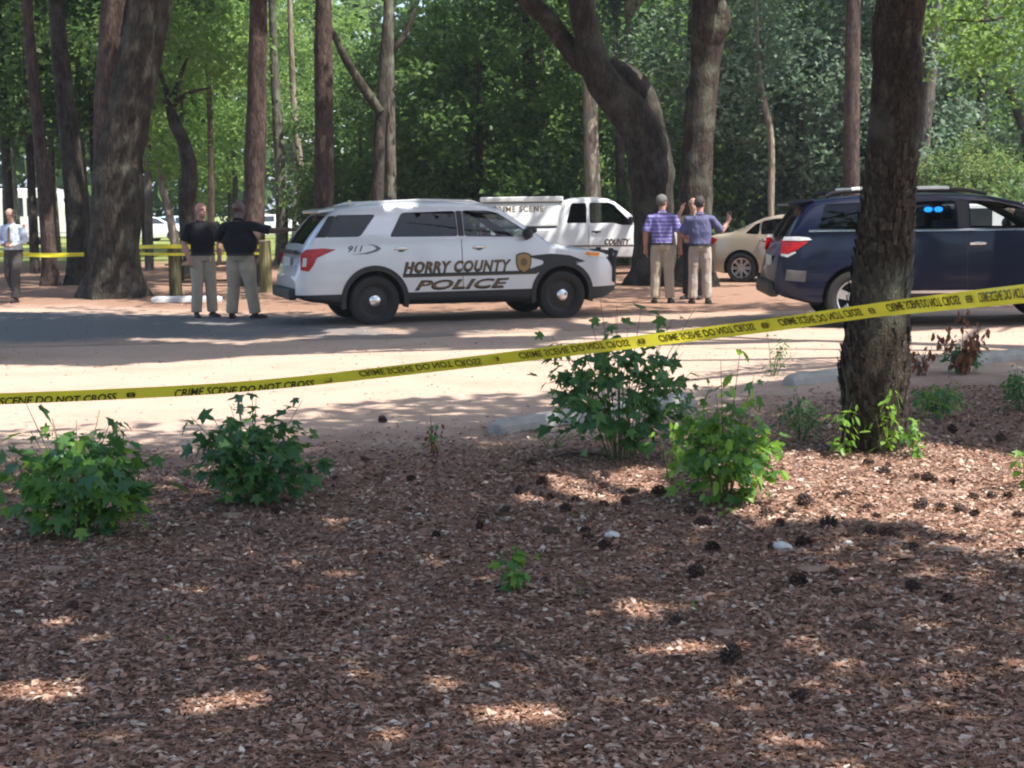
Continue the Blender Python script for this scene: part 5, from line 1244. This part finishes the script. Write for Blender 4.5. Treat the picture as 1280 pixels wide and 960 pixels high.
# white bus far left
g = G(92, 305.5); t = empty('white_bus', (g.x, g.y, 0), R(3)); tag(t, 'far white bus with dark windows behind the walking man', 'bus')
bw = paint('bus_white', (.80, .80, .78), rough=.4)
mb = MB(); prof = [(-8.6, .4), (-8.6, 2.7), (-8.3, 3.0), (-.9, 3.0), (-.35, 2.75), (-.1, 2.1), (0, 1.3), (0, .4)]
b_ = prism(prof, -1.2, 1.2).build('body', bw, t, recalc=True); bevel(b_, .08, 3)
for i in range(6):
    x = -1.0 - 1.25 * i; mb = prism(round_poly([(x - 1.05, 1.55), (x, 1.55), (x - (.0 if i else -.35), 1.6), (x + (.35 if i == 0 else 0), 1.6), (x + (.15 if i == 0 else 0), 2.5), (x - 1.05, 2.5)], .05), -1.215, 1.215); mb.build('window', darkg, t)
mb = MB(); mb.box((-.06, 0, 2.0), (.1, 2.1, .9), (0, -.16, 0)); mb.build('windscreen', darkg, t)
for x in (-1.9, -6.6):
    for y in (-1.02, 1.02): wheel(t, x, y, .45, 'six', .28)
mb = prism([(-2.9, .75), (-2.2, .75), (-2.2, 1.1), (-2.9, 1.1)], -1.21, 1.21); mb.build('red_emblem', plain('bus_red', (.55, .05, .06), .5), t)
mb = prism([(-8.5, .62), (-.1, .62), (-.1, .68), (-8.5, .68)], -1.206, 1.206); mb.build('stripe', plain('bus_grey', (.4, .4, .42), .5), t)
# white van beyond the dark blue vehicle, seen through its windows
g = G(1238, 346); t = empty('white_van', (g.x, g.y, 0), R(4)); t.scale = (.95, 1, .9); tag(t, 'white van seen through the front side window of the dark blue vehicle', 'van')
vb = prism(round_poly([(-2.4, .35), (-2.4, 1.5), (-2.3, 1.76), (.9, 1.76), (1.55, 1.2), (2.3, 1.0), (2.4, .4)], .12), -.9, .9).build('body', white, t, recalc=True); bevel(vb, .06, 3)
for pl in ([(-1.9, 1.15), (-.36, 1.15), (-.36, 1.66), (-1.9, 1.66)], [(0., 1.15), (1.3, 1.15), (.85, 1.66), (0., 1.66)]): prism(round_poly(pl, .06), -.907, .907).build('window', darkg, t)
for x in (-1.5, 1.5):
    for y in (-.78, .78): wheel(t, x, y, .34, 'six', .22)

# ------------------------------------------------------------------ the near barrier tape with its print
TP = [(-260, 500, 8.5), (-100, 499, 8.7), (0, 498.5, 8.9), (218, 489, 9.1), (330, 481, 9.2), (447, 469, 9.2), (648, 445.5, 9.0), (823, 424, 8.5), (973, 405, 7.8), (1100, 387, 7.1), (1280, 367, 6.0), (1420, 352, 5.3)]
tpts = [pp(*q) for q in TP]
s_tw = {}
def tw(s, p):
    u = 640 + FPX * (Vector(p) - CAM).dot(RGT) / (Vector(p) - CAM).dot(FWD)
    a = np.interp(u, [-300, 414, 420, 426, 700, 960, 1090, 1130, 1240, 1300], [.30, .42, .5, .42, .30, .42, .58, .40, .15, .05]); return float(a)
W_T = .074
tape, frame, LT = barrier_tape(tpts, W_T, 'yellow CRIME SCENE DO NOT CROSS tape stretched across in front of the near tree', tw, 420, name='crime_scene_tape')
ink = plain('tape_ink', (.015, .014, .01), .5); ink2 = plain('tape_ink_seen_through', (.13, .105, .012), .5)
smp = np.linspace(0, LT, 3000); up_ = np.array([640 + FPX * (frame(s_)[0] - CAM).dot(RGT) / (frame(s_)[0] - CAM).dot(FWD) for s_ in smp])
def s_of(u): return float(np.interp(u, up_, smp))
for (ua, ub) in ((-45, 146), (218, 393), (449, 603), (649, 788), (824, 944), (973, 1079), (1110, 1200), (1225, 1300)):
    sa, sb = s_of(ua), s_of(ub); me = text_mesh('CRIME SCENE DO NOT CROSS', 1.0, .25, .02); co = np.empty(len(me.vertices) * 3); me.vertices.foreach_get('co', co); co = co.reshape(-1, 3); lo, hi = co.min(0), co.max(0)
    bm = bmesh.new(); bm.from_mesh(me); bmesh.ops.triangulate(bm, faces=bm.faces); bm.to_mesh(me); bm.free()
    fl_ = ua < 400
    vs = []; off = -.017 if fl_ else .004; hh = .052
    for layer in (1, -1):
        for v in me.vertices:
            s_ = sa + (v.co.x - lo[0]) / (hi[0] - lo[0]) * (sb - sa); t_ = max(-W_T * .47, ((v.co.y - lo[1]) / (hi[1] - lo[1]) - .5) * (hh if fl_ else -hh * .8) + off)
            p, wv, nv = frame(s_); cup = (.004 * math.sin(s_ * 5) + .003 * math.sin(s_ * 13)) * (1 - 4 * (t_ / W_T) ** 2) * 2
            vs.append(p + wv * t_ + nv * (cup + .003 * layer))
    nv_ = len(me.vertices); F_ = [tuple(p.vertices) for p in me.polygons]
    mb = MB(); mb.add(vs, F_ + [tuple(i + nv_ for i in f[::-1]) for f in F_]); bpy.data.meshes.remove(me); mb.build('lettering', ink if fl_ else ink2, tape)
    mk = MB()     # the small mark after each line
    for j, (a0, a1, t0, t1) in enumerate(((.03, .075, .010, .016), (.025, .08, -.002, .004), (.03, .075, -.014, -.008), (.03, .04, -.008, .012), (.065, .075, -.008, .012))):
        for layer in (1, -1):
            q = []
            for (a_, t_) in ((a0, t0), (a1, t0), (a1, t1), (a0, t1)): p, wv, nv = frame(sb + .03 + a_); q.append(p + wv * (t_ + off * .5) + nv * (.007 * layer))
            mk.add(q, [(0, 1, 2, 3)])
    mk.build('printed_mark', ink if fl_ else ink2, tape)
# ------------------------------------------------------------------ bushes of lobed leaves on the litter bed
def lobed_leaf(name, mat, lobes=5, L=1.0):
    """a maple-like leaf: stalk at the origin, +x to the tip"""
    pts = [(0, 0)]; ang = np.linspace(-118, 118, lobes)
    for i, a in enumerate(ang):
        r = (.62, .85, 1.0, .85, .62)[i] if lobes == 5 else (.75, 1, .75)[i]
        for da, rr in ((-13, r * .72), (0, r), (13, r * .72)): pts.append((.28 + rr * .72 * math.cos(R(a + da)), rr * .72 * math.sin(R(a + da))))
        if i < lobes - 1: m_ = (a + ang[i + 1]) / 2; pts.append((.28 + .30 * math.cos(R(m_)), .30 * math.sin(R(m_))))
    mb = MB(); vs = [(x, y, .05 * math.sin(3 * x) + .10 * abs(y) - .22 * x * x * .6) for x, y in pts] + [(.28, 0, .0)]
    n = len(pts); mb.add(vs, [(n, i, (i + 1) % n) for i in range(n)])
    return mb.mesh(name, mat, True, 80)
def oval_leaf(name, mat):
    mb = MB(); vs = []; prof = [(0, 0), (.2, .17), (.45, .25), (.75, .17), (1, 0)]
    top = [(x, y, .12 * y - .15 * x * x) for x, y in prof]; bot = [(x, -y, .12 * y - .15 * x * x) for x, y in prof[1:-1]]; mid = [(x, 0, -.15 * x * x) for x, _ in prof[1:-1]]
    mb.add(top + bot + mid, [(0, 1, 8), (1, 2, 9, 8), (2, 3, 10, 9), (3, 4, 10), (0, 8, 5), (8, 9, 6, 5), (9, 10, 7, 6), (10, 4, 7)]); return mb.mesh(name, mat, True, 80)
LM = leafmat('sweetgum_leaf', (.05, .135, .04), (.09, .21, .055), (.16, .31, .085), .42, .42)
LY = leafmat('young_leaf', (.11, .23, .045), (.19, .36, .065), (.30, .48, .10), .48, .42)
LB = leafmat('bluish_leaf', (.042, .115, .052), (.075, .18, .078), (.14, .27, .115), .4, .42)
LD = leafmat('dead_leaf', (.10, .045, .025), (.19, .085, .045), (.28, .14, .075), .25, .7)
LEAF = {'m': lobed_leaf('leaf', LM), 'b': lobed_leaf('leaf', LB), 'y': lobed_leaf('leaf', LY), 'm3': lobed_leaf('leaf', LM, 3), 'oy': oval_leaf('leaf', LY), 'om': oval_leaf('leaf', LM), 'd': oval_leaf('leaf', LD), 'ob': oval_leaf('leaf', LB)}
stemm = plain('green_stem', (.10, .11, .04), .7); deadstem = plain('dead_stem', (.14, .075, .045), .8)
def bush(name, label, u, v, wpx, hpx, n_leaf, kinds, size, cat='bush', dens=1.0, top_bias=1.1, stems=9, depth=.8, group=None, smat=None, droop=.55, tips=(), dome=False):
    """upright stems fan out of the ground; leaves sit along them, facing up and out"""
    g = G(u, v); d = (g - CAM).dot(FWD); W_, Hh = wpx / 2 * d / FPX, hpx * d / FPX; z0 = float(gz(g.x, g.y))
    t = empty(name, (g.x, g.y, z0)); tag(t, label, cat, group); st = []
    for i in range(stems):
        a = rng.uniform(0, 6.283); rr = math.sqrt(rng.uniform(.02, 1)); h = Hh * rng.uniform(.62, 1.0) * (1 - .35 * rr * rr)
        e = np.array((math.cos(a) * W_ * rr * .85, math.sin(a) * W_ * rr * depth * .85, h)); b0 = e * np.array((.12, .12, 0)); m_ = (b0 + e) / 2 + np.array((0, 0, h * .08)) - e * np.array((.12, .12, 0))
        st.append((b0, m_, e))
    for (tu, tv) in tips:
        q = PX(tu, tv, g.y); e = np.array((q.x - g.x, rng.uniform(-.1, .1), q.z - z0)); b0 = e * np.array((.15, 0, 0)); st.append((b0, (b0 + e) / 2 + np.array((-.1 * e[0], 0, .05)), e))
    mb = MB()
    for (b0, m_, e) in st: mb.tube([b0 - np.array((0, 0, .03)), m_, e], [.0045, .0032, .0015], 5)
    so_ = mb.build('stems', smat or stemm, t); so_['kind'] = 'stuff'
    if dome:                                  # the many leaves past the first few hundred: one mesh
        ex = MB(); src = [LEAF[k_] for k_ in kinds]
        for i in range(360):
            a = rng.uniform(0, 6.283); el = math.asin(rng.uniform(-.9, 1)); rr = rng.uniform(.15, 1) ** .5 * (.78 + .17 * math.sin(3 * a + el * 4 + u) + .12 * math.sin(5 * a - el * 6 + u * 2))
            p = Vector((math.cos(a) * math.cos(el) * W_ * rr, math.sin(a) * math.cos(el) * W_ * depth * rr, max(.03, Hh * .40 + math.sin(el) * rr * Hh * .43)))
            M = Matrix.Translation(p) @ Euler((rng.normal() * .6, droop + rng.normal() * .5, a)).to_matrix().to_4x4() @ Matrix.Scale(size * rng.uniform(.4, .85), 4)
            sm = src[i % len(src)]; ex.add([M @ q.co for q in sm.vertices], [tuple(f.vertices) for f in sm.polygons], i % len(src))
        eo = ex.build('small_leaves', [sm.materials[0] for sm in src], t, True, 80); eo['kind'] = 'stuff'
    for i in range(n_leaf):
        if dome and rng.uniform() < .68:          # the body of the bush: a rounded, uneven mound of leaves
            a = rng.uniform(0, 6.283); el = math.asin(rng.uniform(-.85, 1)); rr = rng.uniform(.4, 1) ** .5 * (.80 + .17 * math.sin(3 * a + el * 4 + u) + .12 * math.sin(5 * a - el * 6 + u * 2))
            p = np.array((math.cos(a) * math.cos(el) * W_ * rr, math.sin(a) * math.cos(el) * W_ * depth * rr, Hh * .40 + math.sin(el) * rr * Hh * .42))
        else:
            b0, m_, e = st[int(rng.integers(0, len(st)))] if not (tips and rng.uniform() < .4) else st[stems + int(rng.integers(0, len(tips)))]
            q = rng.uniform(.06, 1.02) ** (1 / top_bias); p = b0 * (1 - q) ** 2 + m_ * 2 * q * (1 - q) + e * q * q
            a = rng.uniform(0, 6.283); L = rng.uniform(.01, .07) * min(1, Hh / .5); p = p + np.array((math.cos(a), math.sin(a), .25)) * L
        if p[2] < .02: p[2] = .02 + rng.uniform(0, .05)
        o = bpy.data.objects.new('leaf', LEAF[kinds[int(rng.integers(0, len(kinds)))]]); COL.objects.link(o); o.parent = t; o.location = p
        o.rotation_euler = Euler((rng.normal() * .5, droop + rng.normal() * .45, a)); s_ = size * rng.uniform(.55, 1.3); o.scale = (s_, s_, s_)
    return t
bush('sweetgum_bush', 'lush sweetgum bush with broad lobed leaves, widest of the low bushes below the tape', 98, 682, 215, 178, 300, ['m', 'm', 'b', 'y'], .095, stems=12, dome=True, tips=[(30, 505), (70, 520), (120, 515), (190, 570), (5, 560), (208, 640), (150, 530), (95, 525), (200, 610)])
bush('sweetgum_bush', 'compact dark green sweetgum bush standing alone on the bare litter edge', 318, 640, 165, 148, 300, ['m', 'b', 'b', 'm'], .085, stems=11, dome=True, tips=[(318, 488), (378, 500), (405, 575), (240, 520)])
bush('sweetgum_bush', 'tall dark leafy bush at the concrete wheel stop with tape crossing it', 775, 580, 225, 205, 300, ['b', 'm', 'b', 'm'], .10, stems=13, dome=True, tips=[(750, 372), (690, 420), (870, 385), (800, 385), (840, 400), (700, 470), (770, 380), (855, 440)])
bush('sweetgum_bush', 'sunlit yellow-green bush leaning against the tall dark bush', 905, 636, 145, 165, 300, ['y', 'm', 'oy', 'm', 'oy'], .08, stems=9, dome=True, tips=[(925, 435), (945, 470), (985, 540), (970, 590), (900, 450), (845, 505)])
bush('trailing_vine', 'pale drooping vine between the two leafy bushes', 838, 610, 40, 125, 46, ['oy', 'oy', 'y'], .055, 'plant', stems=4, droop=1.1)
bush('weed', 'grey-green twiggy weed close to the near tree trunk', 1000, 560, 75, 75, 170, ['ob', 'om'], .036, 'plant', stems=10, dome=True)
bush('weed', 'thin wispy weeds on the sand edge behind the leafy bushes', 965, 470, 80, 60, 90, ['ob', 'om'], .042, 'plant', stems=6)
bush('seedling', 'bright upright seedling touching the near tree trunk', 1052, 580, 42, 92, 44, ['oy', 'oy', 'y'], .06, 'plant', stems=3)
bush('seedling', 'bright seedling with shiny leaves in front of the near tree trunk', 1103, 580, 52, 98, 60, ['oy', 'oy'], .062, 'plant', stems=3, tips=[(1112, 486)])
bush('seedling', 'low bright seedling just past the near tree trunk', 1145, 582, 60, 62, 56, ['oy', 'y', 'om'], .055, 'plant', stems=4)
bush('weed', 'green weed on the litter beyond the near tree trunk', 1172, 530, 75, 60, 90, ['om', 'oy', 'ob'], .055, 'plant', stems=6, dome=True)
bush('weed', 'green weed growing under the dead brown stalks', 1205, 466, 60, 55, 70, ['om', 'ob'], .07, 'plant', stems=5, dome=True)
bush('dead_weed', 'tall dead brown weed with curled leaves by the far wheel stop', 1203, 468, 105, 95, 190, ['d'], .075, 'plant', stems=9, smat=deadstem, droop=1.2)
bush('dead_weed', 'short dead brown stalk beside the near tree trunk', 1150, 470, 50, 50, 60, ['d'], .065, 'plant', stems=5, smat=deadstem, droop=1.2)
bush('dead_weed', 'small dry brown weed alone on the sandy ground', 541, 572, 28, 58, 40, ['d', 'd', 'om'], .045, 'plant', stems=5, smat=deadstem, droop=1.0)
bush('weed', 'grey-green weed clump beyond the dead brown weed', 1275, 520, 60, 70, 130, ['ob', 'om'], .05, 'plant', stems=7, dome=True)
bush('seedling', 'bright green seedling at the sunlit litter patch by the white shells', 1282, 622, 48, 60, 44, ['oy', 'y'], .06, 'plant', stems=4)
bush('seedling', 'small green seedling alone on the brown litter', 641, 752, 62, 76, 44, ['m3', 'y', 'm'], .052, 'plant', stems=4)
bush('seedling', 'tiny green sprout at the wheel stop end', 690, 565, 60, 26, 30, ['oy', 'om'], .03, 'plant', stems=6)
bush('seedling', 'tiny sprout among the pine cones near the sunlit strip', 905, 648, 42, 16, 16, ['oy', 'y'], .034, 'plant', stems=4)
for q, (u, v) in enumerate(((208, 822), (298, 848), (725, 755), (866, 770), (716, 652), (500, 585), (630, 595))):
    bush('sprout', 'tiny green sprout poking out of the litter', u, v, 16, 10, 6, ['oy', 'om'], .018, 'plant', stems=2, group='tiny sprouts in the litter')

# ------------------------------------------------------------------ leaf litter, needles, sticks, cones
def litter_pts(n, y0, y1, pw=1.0):
    y = y0 + (y1 - y0) * rng.uniform(0, 1, n) ** pw; x = rng.uniform(-.40, .40, n) * y
    return x, y
m, nt, b = newmat('litter_flakes'); geo = ND(nt, 'ShaderNodeNewGeometry')
c = ramp(nt, geo.outputs['Random Per Island'], [(0, (.085, .048, .036)), (.15, (.21, .115, .082)), (.4, (.35, .20, .145)), (.62, (.43, .265, .198)), (.8, (.43, .31, .245)), (.92, (.53, .42, .345)), (1, (.66, .57, .49))])
nt.links.new(c, b.inputs['Base Color']); b.inputs['Roughness'].default_value = .85; b.inputs['Specular IOR Level'].default_value = .25
x, y = litter_pts(170000, 3.9, 13.5, 1.25); k = y < edge_y(x) + rng.normal(size=len(x)) * .7 - .2; x, y = x[k], y[k]
C = np.stack([x, y, gz(x, y) + rng.uniform(.002, .018, len(x))], 1); szs = np.clip(np.exp(rng.normal(size=len(C)) * .42), .4, 1.75)[:, None, None]; Vq = leaf_quads(C, .027, .5, 3.2, .09); Vq = C[:, None] + (Vq - C[:, None]) * szs
tag(link('leaf_litter', quads_mesh('leaf_litter', Vq, m)), 'brown leaf litter and bark chips covering the near ground', 'litter', kind='stuff')
def needle_quads(n, y0, y1, L, wd, near=True):
    x, y = litter_pts(n, y0, y1, 1.2); k = y < edge_y(x) + 1.0; x, y = x[k], y[k]; n = len(x); a = rng.uniform(0, 6.283, n); L = L * rng.uniform(.6, 1.2, n)
    C = np.stack([x, y, gz(x, y) + rng.uniform(.008, .022, n)], 1); d = np.stack([np.cos(a), np.sin(a), rng.normal(size=n) * .06], 1) * L[:, None] / 2; s_ = np.stack([-np.sin(a), np.cos(a), np.zeros(n)], 1) * wd
    return np.stack([C - d - s_, C + d - s_, C + d + s_, C - d + s_], 1)
m2 = plain('needle', (.30, .155, .095), .7, var=.5, vscale=20)
tag(link('pine_needles', quads_mesh('pine_needles', needle_quads(34000, 4, 13, .12, .0014), m2)), 'dry reddish pine needles strewn over the litter', 'needles', kind='stuff')
tag(link('twigs', quads_mesh('twigs', needle_quads(900, 4, 12, .16, .0032), plain('dry_twig', (.07, .047, .037), .9, var=.4, vscale=9))), 'small dry twigs strewn over the litter', 'twigs', kind='stuff')
# loose debris on the sand and drive
x = rng.uniform(-9, 9, 2600); y = rng.uniform(10, 27, 2600); C = np.stack([x, y, np.maximum(gz(x, y), .026 * (y > 19)) + .006], 1)
tag(link('scattered_debris', quads_mesh('scattered_debris', leaf_quads(C, .032, .45, 3, .1), m)), 'dry leaves scattered over the sandy lot and the drive', 'leaves', kind='stuff')
# pine cones: open scales round a core
cone_m = plain('pine_cone', (.050, .025, .017), .85, var=.5, vscale=60)
CONES_M = []
for opn, tone in ((1.0, (.050, .025, .017)), (.72, (.075, .042, .028)), (1.12, (.036, .02, .015))):
  cone_m = plain('pine_cone_%d' % len(CONES_M), tone, .85, var=.5, vscale=60); mb = MB(); mb.sphere((0, 0, 0), (.016, .016, .036), 8, 6)
  for ring, (z, r, n) in enumerate(((-.030, .024, 7), (-.018, .034, 9), (-.004, .037, 9), (.010, .032, 8), (.022, .024, 7), (.033, .013, 5))):
    for i in range(n):
        r_ = r; r = r * opn * rng.uniform(.9, 1.1); a = 2 * math.pi * (i + ring * .5) / n + rng.uniform(-.1, .1); ca, sa = math.cos(a), math.sin(a); wd = .0085
        mb.add([(ca * .008, sa * .008, z - .006), (ca * r - sa * wd, sa * r + ca * wd, z + .006), (ca * r * 1.08, sa * r * 1.08, z + .012), (ca * r + sa * wd, sa * r - ca * wd, z + .006), (ca * r * .9, sa * r * .9, z - .003)], [(0, 3, 2, 1), (0, 1, 4), (4, 3, 0), (1, 2, 4), (2, 3, 4)]); r = r_
  CONES_M.append(mb.mesh('pine_cone', cone_m))
CONES = [(545, 683), (458, 579), (478, 528), (514, 605), (326, 677), (346, 648), (92, 776), (246, 752), (652, 622), (678, 612), (696, 602), (720, 630), (755, 638), (782, 637), (707, 644), (687, 628), (631, 650), (732, 672), (735, 684), (665, 590), (757, 604), (748, 624),
         (790, 622), (822, 660), (825, 628), (688, 672), (975, 663), (958, 650), (985, 655), (1005, 637), (1048, 634), (905, 655), (862, 648), (930, 630), (990, 650), (1035, 668), (1085, 650), (1095, 660), (1088, 678), (1110, 681), (1125, 685), (1142, 698), (1175, 648),
         (1200, 652), (1218, 656), (1260, 636), (1272, 657), (1278, 706), (998, 738), (1050, 752), (846, 782), (870, 727), (1080, 798), (1145, 610), (1160, 612), (1190, 614), (1216, 635), (1240, 634), (1110, 595), (1105, 605), (1005, 686), (965, 690), (890, 690), (880, 660), (1045, 725), (1140, 742), (1185, 760), (600, 668), (756, 695), (945, 612), (1060, 632), (1150, 648), (1085, 590), (1290, 668), (915, 838), (1000, 880), (1010, 640), (1095, 512), (1190, 548), (1215, 540), (1165, 520), (1250, 560)]
for i, (u, v) in enumerate(CONES):
    g = G(u, v); z = float(gz(g.x, g.y)); o = link('pine_cone', CONES_M[i % 3]); s_ = random.uniform(.6, 1.05); o.scale = (s_ * random.uniform(.85, 1.1), s_, s_ * random.uniform(.9, 1.35))
    o.location = (g.x, g.y, z + random.uniform(.012, .03) * s_); o.rotation_euler = (random.uniform(.9, 2.1), random.uniform(-.5, .5), random.uniform(0, 6.28))
    if v < 575: lab, gr = ('pine cone lying on the bare sand edge', 'cones on the sand edge') if u < 600 else ('pine cone lying in the shade beyond the near tree trunk', 'cones beyond the trunk')
    elif u > 860 and v < 700: lab, gr = 'dark open pine cone lying in the sunlit litter around the white stone', 'cones in the sunny litter'
    elif u > 580 and v < 700: lab, gr = 'dark open pine cone lying in the narrow sunlit strip before the leafy bushes', 'cones by the leafy bushes'
    else: lab, gr = 'dark pine cone lying on the shaded brown litter', 'cones on the shaded litter'
    tag(o, lab, 'pine cone', gr)
pale_s = plain('pale_stone', (.62, .60, .56), .7, bump=.3, var=.1)
for (u, v, r, lab) in ((977, 690, .046, 'largest smooth white stone among the pine cones'), (765, 680, .036, 'white stone beside a pair of pine cones'), (1060, 691, .022, 'tiny pale stone between dark cones'), (1000, 608, .022, 'small pale stone on the sunlit litter')):
    g = G(u, v); mb = MB(); mb.sphere((0, 0, 0), (r * 1.15, r * .8, r * .6), 16, 10); mb.v = [tuple(np.array(q) * (1 + .06 * math.sin(q[0] * 90 + 1) + .05 * math.sin(q[1] * 110))) for q in mb.v]
    o = mb.build('white_stone', pale_s, None, True, 80, (g.x, g.y, float(gz(g.x, g.y)) + r * .4)); o.rotation_euler.z = rng.uniform(0, 6); tag(o, lab, 'stone')
chip = plain('bark_chip', (.30, .20, .15), .9, bump=.5, var=.25)
for (u, v, L, w_, a, lab) in ((292, 655, .10, .05, .2, 'tan bark piece lying before the compact dark bush'), (70, 728, .10, .05, .1, 'pale wood chip lying before the lush sweetgum bush'), (1018, 724, .13, .05, .3, 'tan wood chip under the largest white stone'), (1190, 700, .11, .06, .2, 'pinkish bark piece on the shaded litter edge'), (905, 806, .09, .04, .1, 'pale bark chip on the litter near a cone'), (1190, 628, .17, .05, .1, 'long pale bark strip in the sunlit litter')):
    g = G(u, v); mb = MB(); mb.box((0, 0, 0), (L, w_, .012), taper=.8); mb.v = [(q[0] * (1 + .2 * math.sin(q[1] * 80)), q[1], q[2] + .3 * q[0] ** 2) for q in mb.v]; o = mb.build('bark_piece', chip, loc=(g.x, g.y, float(gz(g.x, g.y)) + .02)); o.rotation_euler = (.1, .06, a); tag(o, lab, 'bark')
twm = plain('twig_bark', (.055, .038, .03), .9, bump=.4)
def stick(pts, r, lab):
    P = []
    for u, v in pts: g = G(u, v); P.append((g.x, g.y, float(gz(g.x, g.y)) + .014, r))
    mb = MB(); stem(mb, P, 7, .12, .1); tag(mb.build('stick', twm, None, True), lab, 'stick')
stick([(540, 832), (580, 831), (620, 829), (650, 834), (668, 842)], .006, 'thin bent dark twig alone on the litter')
stick([(695, 862), (715, 872), (730, 884)], .006, 'short dark twig beyond the bent dark twig')
stick([(285, 862), (330, 856), (385, 857)], .008, 'dark stick above the two sunlit patches of litter')
stick([(95, 930), (170, 915), (205, 925)], .007, 'dark crooked stick between two sunlit litter patches')
stick([(690, 585), (720, 578), (760, 578)], .010, 'grey branch on the ground under the tall leafy bush')
stick([(1000, 930), (1060, 912), (1090, 925)], .006, 'thin twig on the litter far from the bushes')

# ------------------------------------------------------------------ humid summer air under the trees
hz = MB(); hz.box((0, 600, 19), (1900, 1860, 40)); m = bpy.data.materials.new('haze_air'); m.use_nodes = True; nt = m.node_tree
nt.nodes.remove(nt.nodes['Principled BSDF']); pv = nt.nodes.new('ShaderNodeVolumePrincipled'); pv.inputs['Density'].default_value = .0008; pv.inputs['Color'].default_value = (.88, .93, 1, 1); pv.inputs['Anisotropy'].default_value = .3
nt.links.new(pv.outputs[0], nt.nodes['Material Output'].inputs['Volume'])
tag(hz.build('haze', m), 'thin pale haze in the air under the trees', 'haze', kind='stuff')
